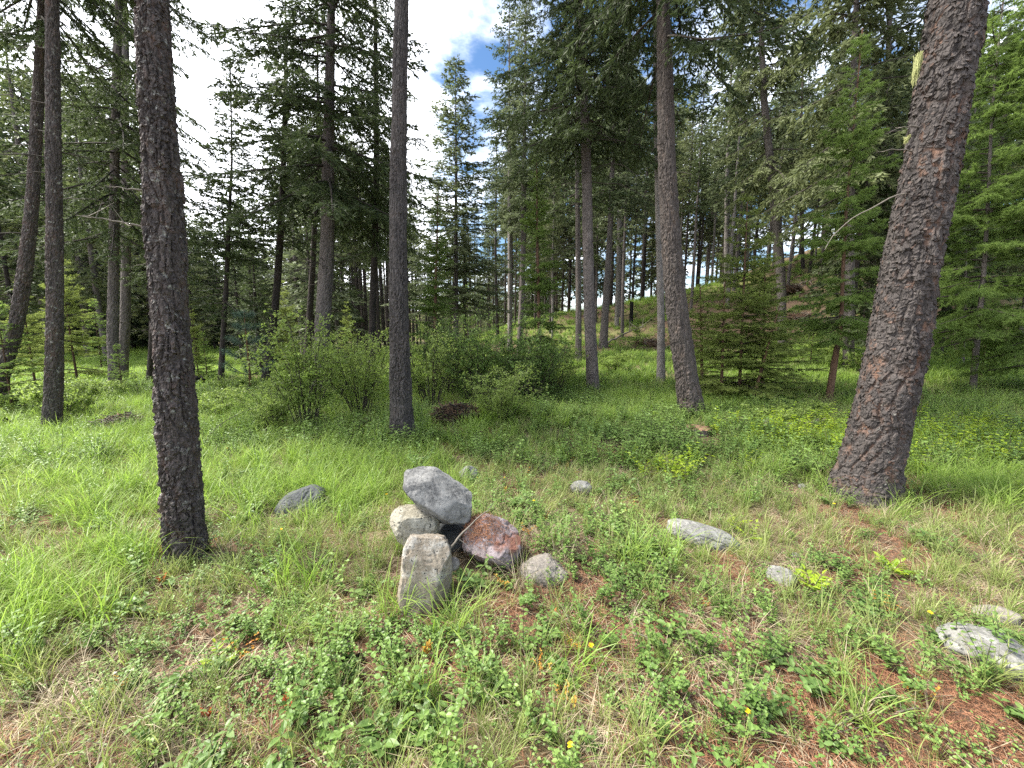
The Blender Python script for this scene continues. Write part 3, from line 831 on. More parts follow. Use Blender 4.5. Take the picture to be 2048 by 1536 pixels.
tree('conifer_tree', 'second grey trunk close behind the straight one at left', 'tree',
     [(245, 760, 22), (250, 650, 22), (252, 480, 20), (250, 200, 16), (250, 0, 13)], y=12.5,
     bark=M_bark_far, crown='slim', cz=4.2, csc=1.2, crz=5., H=14, amp=.010, dz=.05, nu=36, flare=.3)
tree('conifer_tree', 'small dark trunk seen just left of the nearest left trunk', 'tree',
     [(298, 768, 15), (302, 700, 12), (305, 600, 11), (306, 400, 10)], base=(298, 766),
     bark=M_bark_dark, crown='slim', cz=2.8, csc=.7, crz=4., H=8.5, amp=.008, dz=.06, nu=24, flare=.3)
tree('conifer_tree', 'lone narrow fir with open crown in the bright gap right of the near left trunk', 'tree',
     [(440, 780, 15), (445, 700, 12), (453, 560, 10), (458, 440, 8), (464, 300, 4)], base=(440, 779),
     bark=M_bark_dark, crown='slim', cz=1.9, csc=.80, crz=1., H=8.0, amp=.008, dz=.05, nu=24, flare=.3, dead=16, deadz=(1., 3.2), deadL=(.2, .7))
tree('conifer_tree', 'leaning thin dark trunk left of the tall full-crowned fir', 'tree',
     [(528, 770, 18), (548, 640, 16), (560, 480, 14), (568, 300, 11), (572, 100, 7)], y=11.5,
     bark=M_bark_dark, crown='slim', cz=3.9, csc=.8, crz=2., H=10, amp=.008, dz=.05, nu=28, flare=.3, dead=18, deadz=(2, 5), deadL=(.3, 1.1))
tree('conifer_tree', 'thin black trunk tucked right behind the tall full-crowned fir', 'tree',
     [(612, 740, 14), (620, 620, 13), (628, 480, 11), (636, 300, 9)], y=14,
     bark=M_bark_dark, crown='slim', cz=5.0, csc=.9, crz=5., H=12, amp=.008, dz=.06, nu=24, dead=14, deadz=(3, 6))
tree('conifer_tree', 'drooping dark fir just left of the slender grey trunk', 'tree',
     [(742, 770, 16), (746, 600, 14), (752, 400, 12), (752, 200, 10), (750, 0, 7)], y=11.5,
     bark=M_bark_dark, crown='big_b', cz=4.0, csc=.62, crz=1.5, H=15, amp=.008, dz=.06, nu=24, dead=10, deadz=(2.5, 5))
tree('conifer_tree', 'pointed pale green fir standing alone against the blue sky gap', 'tree',
     [(912, 730, 12), (912, 560, 9), (912, 400, 6), (912, 300, 4)], y=15.5,
     bark=M_bark_far, crown='blue', cz=2.2, csc=.72, crz=1., H=10.8, amp=.006, dz=.06, nu=24, dead=8, deadz=(1.2, 3), csx=1.75)
tree('conifer_tree', 'pale straight trunk on the slope behind the middle of the big bush', 'tree',
     [(1020, 690, 10), (1020, 560, 9), (1019, 330, 7)], y=19,
     bark=M_bark_pale, crown='slim', cz=7.5, csc=1.1, crz=1., H=15, amp=.006, dz=.1, nu=20, dead=8, deadz=(3, 8))
tree('conifer_tree', 'brownish trunk close to the right of the pale straight one on the slope', 'tree',
     [(1040, 690, 12), (1045, 560, 11), (1048, 330, 9)], y=18,
     bark=M_bark_far, crown='blue', cz=5.5, csc=.85, crz=2., H=15, amp=.006, dz=.1, nu=20, dead=8, deadz=(3, 8))
tree('conifer_tree', 'narrow young larch with bright drooping green sprays above the big bush', 'tree',
     [(1082, 760, 9), (1078, 640, 7), (1075, 500, 5), (1074, 400, 3)], y=10.5,
     bark=M_bark_young, crown='larch', cz=.7, csc=.60, crz=1., H=5.9, amp=.003, dz=.1, nu=14, csx=.85)
tree('conifer_tree', 'bright young larch right of the slender grey trunk behind the bush', 'tree',
     [(868, 780, 8), (870, 660, 7), (872, 540, 5), (875, 450, 3)], y=11,
     bark=M_bark_young, crown='larch', cz=.6, csc=.50, crz=3., H=5.0, amp=.003, dz=.1, nu=14)
tree('conifer_tree', 'thin brown trunk just left of the tall bare-limbed fir', 'tree',
     [(1157, 728, 13), (1157, 620, 12), (1156, 480, 10), (1154, 300, 8)], base=(1157, 727),
     bark=M_bark_far, crown='slim', cz=5.0, csc=1.2, crz=1., H=14, amp=.006, dz=.1, nu=22, dead=12, deadz=(2.5, 6))
tree('conifer_tree', 'slightly leaning brown trunk at the foot of the slope', 'tree',
     [(1206, 696, 17), (1212, 600, 14), (1220, 460, 11), (1226, 300, 9)], base=(1206, 695),
     bark=M_bark_far, crown='blue', cz=6.0, csc=.9, crz=4., H=15, amp=.006, dz=.1, nu=22, dead=6, deadz=(4, 7))
tree('conifer_tree', 'pale thin trunk right of the leaning brown one on the slope', 'tree',
     [(1233, 660, 9), (1236, 560, 9), (1239, 420, 8), (1242, 300, 6)], base=(1233, 656),
     bark=M_bark_pale, crown='slim', cz=7.5, csc=1.2, crz=4., H=16, amp=.006, dz=.1, nu=20)
tree('conifer_tree', 'pale grey trunk standing close behind the big dark curved fir', 'tree',
     [(1322, 770, 17), (1322, 640, 15), (1318, 480, 13), (1314, 300, 11), (1310, 150, 9)], base=(1322, 768),
     bark=M_bark_pale, crown='slim', cz=6.5, csc=1.1, crz=2., H=15.5, amp=.007, dz=.06, nu=28, dead=8, deadz=(3, 6))
tree('conifer_tree', 'straight trunk standing on the ridge line right of the big dark fir', 'tree',
     [(1453, 556, 11), (1454, 460, 11), (1455, 340, 9)], y=26,
     bark=M_bark_pale, crown='far_c', cz=6.5, csc=1.2, crz=2., H=16, amp=.006, dz=.12, nu=20)
tree('conifer_tree', 'olive green fir with curved trunk on the slope above the young larch thicket', 'tree',
     [(1564, 668, 18), (1562, 560, 19), (1552, 440, 18), (1538, 300, 16), (1528, 200, 14), (1522, 60, 10)], y=16.5,
     bark=M_bark_far, crown='olive', cz=6.2, csc=.98, crz=2., H=18.5, amp=.008, dz=.06, nu=32, dead=16, deadz=(2.5, 6.5), deadL=(.4, 1.5))
tree('conifer_tree', 'slim grey trunk on the ridge right of the olive green fir', 'tree',
     [(1606, 552, 8), (1604, 440, 8), (1601, 280, 6)], y=26,
     bark=M_bark_dark, crown='far_c', cz=6.5, csc=1., crz=1., H=16, amp=.005, dz=.12, nu=18, dead=8, deadz=(3, 7))
tree('conifer_tree', 'huge grey green fir filling the upper right behind the young larch', 'tree',
     [(1697, 715, 24), (1698, 600, 23), (1700, 400, 20), (1706, 200, 15), (1712, 0, 10)], y=12.5,
     bark=M_bark_far, crown='olive', cz=5.2, csc=1.2, crz=.5, H=20, amp=.008, dz=.06, nu=32, dead=6, deadz=(2.5, 5), cmat=1)
tree('conifer_tree', 'second grey green fir between the huge one and the massive leaning trunk', 'tree',
     [(1790, 700, 20), (1785, 500, 18), (1780, 300, 15), (1778, 0, 10)], y=14,
     bark=M_bark_far, crown='blue', cz=3.5, csc=1.3, crz=.5, H=19, amp=.008, dz=.08, nu=28)
tree('larch_tree', 'young larch with reddish crooked lower trunk left of the massive leaning trunk', 'tree',
     [(1658, 797, 14), (1668, 730, 15), (1680, 660, 10), (1686, 540, 8), (1694, 400, 6), (1705, 280, 4)], base=(1658, 797),
     bark=M_bark_young, crown='larch', cz=1.1, csc=.72, crz=2., H=7.4, amp=.004, dz=.05, nu=20, cu=.03, cv=.07)
tree('larch_tree', 'tall feathery bright green larch right of the massive leaning trunk', 'tree',
     [(1945, 788, 16), (1952, 700, 15), (1966, 560, 11), (1976, 400, 8), (1986, 200, 6)], base=(1945, 786),
     bark=M_bark_far, crown='larch', cz=1.0, csc=1.02, crz=4., H=9.8, amp=.006, dz=.05, nu=28, cu=.03, cv=.07)
tree('larch_tree', 'larch cut off by the right edge of the frame behind the feathery one', 'tree',
     [(2075, 770, 14), (2085, 500, 10), (2100, 200, 6)], y=8.8,
     bark=M_bark_far, crown='larch', cz=.5, csc=1.0, crz=1., H=9, amp=.006, dz=.06, nu=24)
tree('larch_tree', 'thin trunked larch between the feathery larch and the right edge', 'tree',
     [(1925, 745, 7), (1930, 600, 6), (1935, 400, 5)], y=13,
     bark=M_bark_far, crown='larch', cz=.8, csc=1.0, crz=5., H=9, amp=.004, dz=.1, nu=18)
for (bx, by, tx, ty, ck, sc, rz, lab) in (
        (1442, 805, 1450, 560, 'larch_y', .62, 0., 'yellow green young larch at the left of the thicket beside the dark curved fir'),
        (1478, 800, 1495, 400, 'larch_y', .36, 2., 'tallest slim young larch in the thicket beside the dark curved fir'),
        (1502, 812, 1560, 610, 'larch_y', .55, 4., 'short bushy young larch at the front right of the thicket'),
        (1525, 800, 1530, 520, 'larch_y', .30, 1., 'slender young larch at the right rear of the thicket'),
        (1405, 780, 1400, 570, 'larch_y', .55, 3., 'low pale young larch peeping out right behind the dark curved fir')):
    p = hit(bx, by); H = None
    q, t = at_y(tx, ty, p.y); H = q.z - p.z
    tree('larch_sapling', lab, 'sapling', [(bx, by, 8), ((bx * 2 + tx) / 3, (by * 2 + ty) / 3, 6), (tx, ty, 2)], base=(bx, by),
         bark=M_bark_young, crown=ck, cz=.3, csc=(H - .3) / CROWN[ck][1], crz=rz, H=H, amp=.002, dz=.08, nu=14, csx=1.35, flare=.15)

# saplings and young trees copied from three prototypes
for (bx, by, ht, ck, wid, lab) in (
        (155, 762, 3.6, 'larch_y', 1., 'yellow green young larch between the two leftmost dark trunks and the grey one'),
        (75, 795, 2.4, 'larch_y', 1., 'young larch glimpsed between the two leftmost trunks'),
        (30, 838, 1.9, 'sapling', 1., 'thin stemmed sapling at the left edge beside the charred stump'),
        (247, 795, 1.15, 'sapling', .9, 'small bushy green sapling in front of the straight grey trunk'),
        (278, 806, .55, 'sapling', .9, 'knee high sapling left of the nearest left trunk'),
        (398, 762, 2.1, 'larch_y', .8, 'yellow green sapling in the meadow beyond the nearest left trunk'),
        (415, 765, 1.4, 'sapling', .8, 'small sapling in the meadow beside the yellow green one'),
        (580, 745, 3.2, 'larch_y', .9, 'yellow green sapling behind the leftmost bush'),
        (935, 700, 3.4, 'sapling', .8, 'slim blue green sapling behind the big bush'),
        (1240, 720, .9, 'sapling', 1.2, 'low seedling at the foot of the slope below the pale trunk'),
        (1272, 705, 1.2, 'sapling', 1.2, 'small round sapling on the slope left of the pale grey trunk'),
        (1300, 830, .4, 'sapling', 1.2, 'tiny seedling in the grass left of the big dark fir'),
        (1838, 850, .55, 'sapling', .8, 'tiny larch seedling in grass right of the massive trunk'),
        (1760, 640, 3.5, 'larch', .9, 'dim young larch on the slope behind the massive trunk'),
        (700, 735, 2.6, 'larch_y', .9, 'pale sapling between the leftmost bush and the slender grey trunk'),
        (1620, 735, 1.7, 'sapling', 1., 'young sapling on the slope left of the crooked larch'),
        (350, 755, 2.3, 'sapling', .9, 'green sapling in the dark woods edge behind the nearest left trunk'),
        (205, 745, 2.6, 'sapling', .9, 'sapling at the woods edge beside the grey trunk'),
        (1960, 760, 2.6, 'larch', .8, 'low larch under the feathery one at right')):
    p = hit(bx, by); sc = ht / CROWN[ck][1]
    o = thing('larch_sapling', lab, 'sapling', p, R.random() * TAU)
    A = Acc(); tube(A, [[0, 0, -.05], [0.01, 0, ht * .3], [0, .01, ht * .98]], [.006 + .008 * ht, .005 + .006 * ht, .002], 6)
    link('trunk', A.mesh('trunk', [M_bark_young]), o)
    c = link('crown', CROWN[ck][0], o, (0, 0, ht * .06)); c.scale = (sc * wid, sc * wid, sc)

# the blue green pine sapling with its long needles in tufts
def pine_sapling():
    b = hit(503, 795); H = at_y(503, 612, b.y)[0].z - b.z
    o = thing('pine_sapling', 'blue green pine sapling with long soft needle tufts on an orange brown stem', 'sapling', b)
    A = Acc(); tube(A, [[0, 0, -.05], [0.01, 0, H * .5], [0, 0, H * .96]], [.032, .022, .008], 8)
    link('trunk', A.mesh('trunk', [plainmat('pine_stem', (.10, .05, .025), (.22, .12, .06), 20)]), o)
    B = Acc(); rg = np.random.default_rng(77); TO, TD = [np.array([[0, 0, H * .93]])], [np.array([[0, 0, 1.]])]
    for k, z in enumerate((.25, .42, .58, .74, .88)):
        for a in np.arange(5) * TAU / 5 + k + rg.normal(0, .2, 5):
            L = (1.05 - z) * .62 + .06
            s = np.linspace(0, 1, 5); P = np.stack([np.cos(a) * L * s, np.sin(a) * L * s, H * z + L * (.15 * s + .35 * s * s)], 1)
            tube(B, P, .009 * (1 - .6 * s), 5, 1, .5)
            for q in np.linspace(.5, 1, 5):
                pp = np.array([np.interp(q, s, P[:, i]) for i in range(3)])
                TO.append(pp[None]); TD.append(norm((P[-1] - P[-2])[None]))
    O = np.repeat(np.concatenate(TO), 42, 0); D = np.repeat(np.concatenate(TD), 42, 0); m = len(O)
    d = norm(D * rg.uniform(.3, 1.4, m)[:, None] + norm(rg.normal(0, 1, (m, 3))))
    l = rg.uniform(.10, .17, m); sd_ = norm(np.cross(d, rg.normal(0, 1, (m, 3)))) * .0022
    V = np.stack([O - sd_, O + sd_, O + d * l[:, None] + np.array([0, 0, -.02])], 1).reshape(-1, 3)
    B.add(V, np.arange(m * 3).reshape(-1, 3), v=np.repeat(rg.random(m), 3), t=np.tile([0, 0, 1.], m))
    link('crown', B.mesh('crown', [M_pine, M_twig]), o)


pine_sapling()

# ------------------------------------------------------------------ the forest beyond
far_trunks = []
for i, (bk, bend) in enumerate(((M_bark_far, .12), (M_bark_dark, -.1), (M_bark_pale, .05), (M_bark_dark, .0))):
    P = np.array([[0, 0, -.3, .17], [bend, 0, 3, .15], [bend * 1.6, .05, 7, .12], [bend, 0, 11, .08], [0, 0, 16, .015]])
    far_trunks.append(trunk_mesh('trunk', P, bk, .3, 14, 8, 60 + i, .01, .08, .25, .3)[0])
A = Acc(); dead_branches(A, lambda z: (0, 0, z), None, (2.0, 8), 30, 91, .12, (.3, 1.3))
far_dead = A.mesh('dead_branches', [M_twig])


def far_tree(x, y, H, cz, ck, tk, label, group, wid=1., dead=True, tr=1.):
    z = float(ground(x, y)); px = 1024 + F * x / y
    zone = next(w for q, w in ((290, 'left of the near left trunk'), (540, 'just right of the near left trunk'), (780, 'left of the slender grey trunk'), (1000, 'right of the slender grey trunk'),
                               (1180, 'behind the big bush'), (1340, 'left of the dark curved fir'), (1560, 'behind the young larch thicket'), (1750, 'behind the crooked larch'), (1e9, 'right of the massive trunk')) if px < q)
    label = '%s crowned %s conifer with %s trunk, %s' % ({'far_a': 'dark', 'far_b': 'olive', 'far_c': 'thin'}[str(ck)], 'distant' if y < 30 else 'far off', ('brown', 'dark', 'pale', 'blackish')[tk], zone)
    o = thing('conifer_tree', label, 'tree', (x, y, z), R.random() * TAU, group)
    t = link('trunk', far_trunks[tk], o); t.scale = (tr, tr, H / 16)
    cm, ch = CROWN[ck]
    c = link('crown', cm, o, (0, 0, cz)); s = (H - cz) / ch; c.scale = (s * wid, s * wid, s)
    c.rotation_euler = (R.normal(0, .02), R.normal(0, .02), R.random() * TAU)
    if dead:
        d = link('dead_branches', far_dead, o); d['kind'] = 'stuff'; d.scale = (1, 1, H / 16)
    return o


placed = []


def free(x, y, dmin):
    for a, b in placed:
        if (a - x) ** 2 + (b - y) ** 2 < dmin * dmin: return False
    placed.append((x, y)); return True


G1 = ('dark fir trunk in the shaded wood beyond the meadow', 'firs in the dark wood beyond the meadow')
G2 = ('thin distant conifer standing on the hillside or along its ridge', 'conifers on the hillside and ridge')
G3 = ('distant conifer in the middle of the wood behind the bushes', 'conifers in the middle distance')
G4 = ('fir in the deep shade behind the feathery larches', 'firs behind the feathery larches')
def top_of(x, y):
    """how tall the wood stands there: the treetop line falls and rises round the clearing"""
    px = 1024 + F * x / y
    yt = np.interp(px, [-200, 250, 360, 430, 560, 640, 800, 850, 960, 1010, 1200, 1500, 1800, 2400], [60, 180, 330, 430, 400, 300, 330, 470, 450, 300, 180, 200, 120, 60])
    yt += R.uniform(-40, 110)
    return float(np.clip(1.55 + y * (660 - yt) / F - float(ground(x, y)), 4.5, 21))


def wood(n, a0, a1, y0, y1, dmin, cz, kinds, trunks, lab, wid, tr, xlim=90):
    c = 0; tries = 0
    while c < n and tries < 9000:
        tries += 1
        a = R.uniform(a0, a1); y = math.sqrt(R.uniform(y0 * y0, y1 * y1)); x = a * y
        if abs(x) > xlim or not free(x, y, dmin): continue
        c += 1; H = top_of(x, y)
        far_tree(x, y, H, H * R.uniform(*cz), R.choice(kinds), R.choice(trunks), *lab, wid=R.uniform(*wid), tr=R.uniform(*tr) * (.5 + H / 24))


wood(70, -1.36, -.42, 14, 46, 1.7, (.05, .30), ['far_a', 'far_a', 'far_c', 'far_b'], [0, 1, 3], G1, (.9, 1.25), (.45, .95), 50)
wood(60, -.42, .0, 16, 52, 1.6, (.30, .65), ['far_a', 'far_c', 'far_b', 'far_a'], [0, 1, 1, 3], G3, (.8, 1.1), (.4, .8))
wood(62, .0, .82, 20.5, 38, 1.6, (.32, .58), ['far_a', 'far_c', 'far_b', 'far_a'], [0, 1, 2, 3], G2, (.8, 1.2), (.35, .75))
wood(26, .0, .9, 33, 60, 1.8, (.05, .3), ['far_a', 'far_b'], [0, 1, 3], G2, (.9, 1.3), (.35, .7))
wood(26, .84, 1.36, 12.5, 30, 1.8, (.05, .3), ['far_a', 'far_b', 'far_a'], [0, 1, 3], G4, (.9, 1.3), (.5, .9))

# ------------------------------------------------------------------ shrubs


def shrub_meshes(seed, H, W, nstem, leaves, leaf=.024, lm=None):
    rg = np.random.default_rng(abs(seed)); A = Acc(); TO, TD = [], []
    for i in range(nstem):
        a = rg.random() * TAU; k = rg.uniform(.1, 1) ** .7; h = H * rg.uniform(.55, 1.05) * (1 - .25 * k); s = np.linspace(0, 1, 8)
        b0 = rg.uniform(0, .18) * W
        r = b0 + (W * k - b0) * (.5 * s + .5 * s ** 2)
        P = np.stack([np.cos(a) * r, np.sin(a) * r, h * (1.25 * s - .25 * s * s) - .03], 1) + rg.normal(0, .02, (8, 3)) * s[:, None]
        tube(A, P, (.004 + .005 * H * .5) * (1 - .8 * s), 5, 0, rg.random())
        for j in range(int(9 * H)):
            q = rg.uniform(.3, 1); p0 = np.array([np.interp(q, s, P[:, c]) for c in range(3)])
            d = norm(rg.normal(0, 1, 3) * [1, 1, .5] + [np.cos(a) * .6, np.sin(a) * .6, .55]); L = rg.uniform(.12, .42) * H * .45
            sub = [p0, p0 + d * L * .5 + rg.normal(0, .015, 3), p0 + d * L + [0, 0, .03]]
            tube(A, sub, [.0028, .002, .001], 3, 0, .4)
            for u in rg.random(5):
                TO.append(p0 + d * L * (.25 + .75 * u)); TD.append(d)
    O = np.array(TO); D = np.array(TD)
    I = rg.integers(0, len(O), leaves); O = O[I] + rg.normal(0, .022, (leaves, 3)); D = D[I]
    d = norm(D * .5 + rg.normal(0, 1, (leaves, 3)) * [1, 1, .6]); l = leaf * rg.uniform(.6, 1.3, leaves)
    sd_ = norm(np.cross(d, norm(rg.normal(0, .5, (leaves, 3)) + [0, 0, 1.]))) * (l * .38)[:, None]
    m1 = O + d * (l * .45)[:, None]
    V = np.stack([O, m1 + sd_, O + d * l[:, None], m1 - sd_], 1).reshape(-1, 3)
    B = Acc(); i = np.arange(leaves)[:, None] * 4
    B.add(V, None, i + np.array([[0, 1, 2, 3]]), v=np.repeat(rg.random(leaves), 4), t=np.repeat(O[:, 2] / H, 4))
    return A.mesh('stems', [M_twig]), B.mesh('leaves', [lm or M_shrub])


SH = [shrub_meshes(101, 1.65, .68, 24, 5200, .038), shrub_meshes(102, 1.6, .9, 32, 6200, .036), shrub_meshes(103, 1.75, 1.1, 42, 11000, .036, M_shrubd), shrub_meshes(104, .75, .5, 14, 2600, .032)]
for (px, py, k, sc, szz, lab) in (
        (615, 862, 0, 1.1, 1.2, 'airy leafy bush with upright stems, the leftmost of the bushes in the middle'),
        (545, 868, 0, .75, .55, 'low sparse bush in grass at the left foot of the leftmost bush'),
        (722, 838, 1, .95, 1.1, 'spreading dark stemmed bush between the leftmost bush and the slender trunk'),
        (690, 805, 1, .9, 1.0, 'bush half hidden behind the leftmost bush'),
        (862, 820, 1, 1.0, 1.15, 'bush right behind the slender grey trunk with bare lower stems'),
        (955, 815, 2, .95, 1.12, 'dense leafy bush behind the dark root mass'),
        (1055, 812, 2, 1.0, 1.12, 'broad dense bush at the right end of the thicket'),
        (1000, 845, 1, .8, .62, 'low bright leaved bush in front of the dense ones beside the root mass'),
        (1110, 790, 1, .8, .9, 'twiggy bush with dark stems at the right of the thicket'),
        (900, 790, 2, .9, 1.1, 'bush at the back of the thicket behind the slender trunk'),
        (128, 850, 3, 1.1, 1.3, 'small sparse shrub at the foot of the dark left trunk'),
        (155, 838, 3, 1., 1.2, 'small shrub with thin stems beside the brush pile'),
        (60, 830, 3, 1., .9, 'low shrub between the charred stump and the left trunk'),
        (440, 838, 3, 1.2, .9, 'low green shrub in the meadow right of the nearest left trunk'),
        (205, 805, 3, 1.2, .8, 'low shrub in front of the straight grey trunk'),
        (1225, 745, 3, 1.6, 1.0, 'low shrub at the foot of the slope'),
        (1600, 850, 3, 1.1, .7, 'low shrub left of the massive trunk beside the log'),
        (1530, 855, 3, 1.0, .6, 'low shrub behind the grey stump'),
        (1700, 740, 3, 1.6, 1.0, 'grey green shrub behind the crooked larch'),
        (1640, 715, 3, 1.8, 1.0, 'shrub on the lower slope left of the crooked larch'),
        (470, 800, 3, 1.2, 1.0, 'low shrub under the blue green pine sapling')):
    p = hit(px, py)
    o = thing('shrub', lab, 'bush', p, R.random() * TAU)
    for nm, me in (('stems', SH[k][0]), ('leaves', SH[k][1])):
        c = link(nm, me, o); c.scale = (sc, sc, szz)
# an arching bare stem beside the leftmost bush
p = hit(398, 905)
o = stick('arching_twig', [(0, 0, 0), (.06, .15, .22), (.28, .4, .42), (.6, .7, .50)], .006, M_twig, None, 2, 3, p)
tag(o, 'bare dark stem arching over the grass from the leftmost bush', 'twig')

# ------------------------------------------------------------------ rocks


def ico(sub):
    t = (1 + 5 ** .5) / 2
    V = [(-1, t, 0), (1, t, 0), (-1, -t, 0), (1, -t, 0), (0, -1, t), (0, 1, t), (0, -1, -t), (0, 1, -t), (t, 0, -1), (t, 0, 1), (-t, 0, -1), (-t, 0, 1)]
    Fc = [(0, 11, 5), (0, 5, 1), (0, 1, 7), (0, 7, 10), (0, 10, 11), (1, 5, 9), (5, 11, 4), (11, 10, 2), (10, 7, 6), (7, 1, 8), (3, 9, 4), (3, 4, 2), (3, 2, 6), (3, 6, 8), (3, 8, 9), (4, 9, 5), (2, 4, 11), (6, 2, 10), (8, 6, 7), (9, 8, 1)]
    V = [tuple(norm(np.array(v, float))) for v in V]
    for _ in range(sub):
        cache = {}; F2 = []
        def mid(a, b):
            k = (min(a, b), max(a, b))
            if k not in cache: V.append(tuple(norm(np.array(V[a]) + np.array(V[b])))); cache[k] = len(V) - 1
            return cache[k]
        for a, b, c in Fc:
            x, y_, z = mid(a, b), mid(b, c), mid(c, a); F2 += [(a, x, z), (b, y_, x), (c, z, y_), (x, y_, z)]
        Fc = F2
    return np.array(V), np.array(Fc)


ICO = {k: ico(k) for k in (3, 4, 5)}


def n3(P, f, s): return (fbm(P[:, 0] * f + P[:, 2] * f * .7, P[:, 1] * f - P[:, 2] * f * .6, s, 4) + fbm(P[:, 2] * f + 9, P[:, 0] * f - P[:, 1] * f * .5, s + 5, 4)) / 2 - .5


def rock(label, px, py, y, w, h, d, mat, tilt=(0, 0, 0), planes=(), seed=1, rough=.06, sub=5, nrand=10, sunk=None, cat='rock', name='rock', power=1., centre=None, dist=.82, base=.25):
    """w h d full sizes in metres; planes: cuts (normal, distance) in unit space"""
    rg = np.random.default_rng(abs(int(seed)))
    V, T = ICO[sub]; V = V.copy()
    V = np.sign(V) * np.abs(V) ** power; V = V / np.max(np.abs(V), 0)
    V = V * (1 + base * n3(V, 1.1, seed))[:, None]
    for nrm, dd in list(planes) + [(norm(rg.normal(0, 1, 3)), rg.uniform(dist, dist + .16)) for _ in range(nrand)]:
        nrm = norm(np.array(nrm, float)); wob = .07 * n3(V, 2.1, seed + 31)
        over = np.maximum(0, V @ nrm - dd - wob); V = V - over[:, None] * nrm * .93
    st = n3(V, 1.7, seed + 3); ter = np.floor(st * 9) / 9 + sstep(.55, 1, (st * 9) % 1) / 9      # broken steps where flakes have come off
    V = V * (1 + rough * 2.2 * ter + rough * .9 * n3(V, 5, seed + 7) + rough * .5 * n3(V, 14, seed + 8))[:, None]
    ridged = np.abs(n3(V, 2.4, seed + 20)); V = V * (1 - rough * .9 * np.exp(-ridged * 45))[:, None]
    V = V * np.array([w, d, h]) / 2
    V = V @ np.array(Euler(tilt).to_matrix()).T
    if centre is None:
        c, t = at_y(px, py, y)
    else: c = Vector(centre)
    me = mesh('rock', V, [T], [mat], attrs={'v': np.zeros(len(V)), 't': np.zeros(len(V))}, smooth=True)
    o = link(name, me, None, c)
    tag(o, label, cat)
    return o


MR_grey = rockmat('grey_granite', (.07, .07, .07), (.235, .232, .222), (.03, .03, .03), .35, (.28, .28, .27), .35, .8, .22, None, .10)
MR_cream = rockmat('cream_rock', (.20, .18, .135), (.33, .31, .25), (.02, .02, .02), .95, (.42, .41, .35), .5, .9)
MR_slab = rockmat('speckled_slab', (.14, .115, .085), (.27, .235, .19), (.035, .03, .027), .9, (.38, .375, .35), .55, 1.1)
MR_red = rockmat('purple_red_rock', (.15, .12, .12), (.25, .21, .21), (.06, .03, .03), .4, (.36, .31, .33), .55, 1., 0, (.19, .09, .065))
MR_brown = rockmat('brown_grey_rock', (.13, .115, .10), (.22, .20, .175), (.06, .05, .04), .4, (.3, .28, .25), .3)
MR_dark = rockmat('dark_grey_rock', (.04, .043, .046), (.085, .09, .092), (.03, .03, .03), .3, (.15, .155, .14), .25)  # boulder's own dark grey; also the painted shade of the cairn's back stone
MR_white = rockmat('white_lichen_rock', (.095, .093, .088), (.20, .197, .185), (.04, .04, .036), .8, (.31, .31, .29), .55, .9, .2)
MR_pale = rockmat('pale_grey_rock', (.11, .107, .10), (.22, .215, .20), (.05, .05, .045), .6, (.34, .34, .31), .5, 1.2, .1)

k = 1 / 1.0
cy0 = 2.35
top = rock('angular grey boulder balanced on top of the cairn, tilted down to the right', 875, 1003, cy0 + .06, .55, .34, .36, MR_grey, (.0, math.radians(33), .08),
     [((-.75, -.2, .8), .70), ((-.95, -.1, -.35), .84), ((-.1, -.85, .52), .50), ((0, -.62, -.8), .46), ((1, 0, .35), .84), ((.1, -.15, 1), .60), ((.75, -.4, -.7), .66), ((-.55, -.4, -.9), .60), ((.5, -.9, .2), .58)], 5, .045, nrand=1, power=.6, base=.10)
rock('rounded cream boulder with black specks at the left under the top rock', 829, 1050, cy0 + .05, .31, .24, .28, MR_cream, (0, .15, .3), [((0, 0, 1), .80), ((0, -1, .1), .8)], 8, .08, nrand=6, power=.8)
rock('tall upright speckled slab standing at the front of the cairn', 852, 1150, cy0 - .27, .285, .46, .22, MR_slab, (math.radians(-14), math.radians(4), .1),
     [((0, 0, 1), .92), ((.85, 0, .75), 1.12), ((-.8, 0, .7), 1.15), ((0, -1, 0), .74), ((.1, -1, .6), .85)], 12, .07, nrand=2, power=.55)
rock('reddish purple boulder covered in orange needles at the right of the cairn', 984, 1082, cy0 + .06, .37, .29, .34, MR_red, (0, .42, 0), [((.2, -.2, 1), .72), ((-.5, -1, .5), .74)], 21, .09, nrand=6, power=.8)
rock('small brown stone wedged right of the upright slab', 905, 1128, cy0 - .18, .09, .075, .09, MR_brown, (0, 0, 0), (), 23, .08, sub=4)
rock('shadowed stone at the back inside the cairn', 900, 1078, cy0 + .24, .40, .34, .22, MR_dark, (0, 0, 0), (), 24, .08, sub=4)  # added behind the gap; its dark colour stands in for the cavity's shade


def ground_rock(label, px, py, w, h, d, mat, tilt=(0, 0, 0), seed=1, up=.25, **kw):
    p = hit(px, py)
    return rock(label, 0, 0, 0, w, h, d, mat, tilt, kw.pop('planes', ()), seed, centre=(p.x, p.y + d * .25, p.z + h * up), **kw)


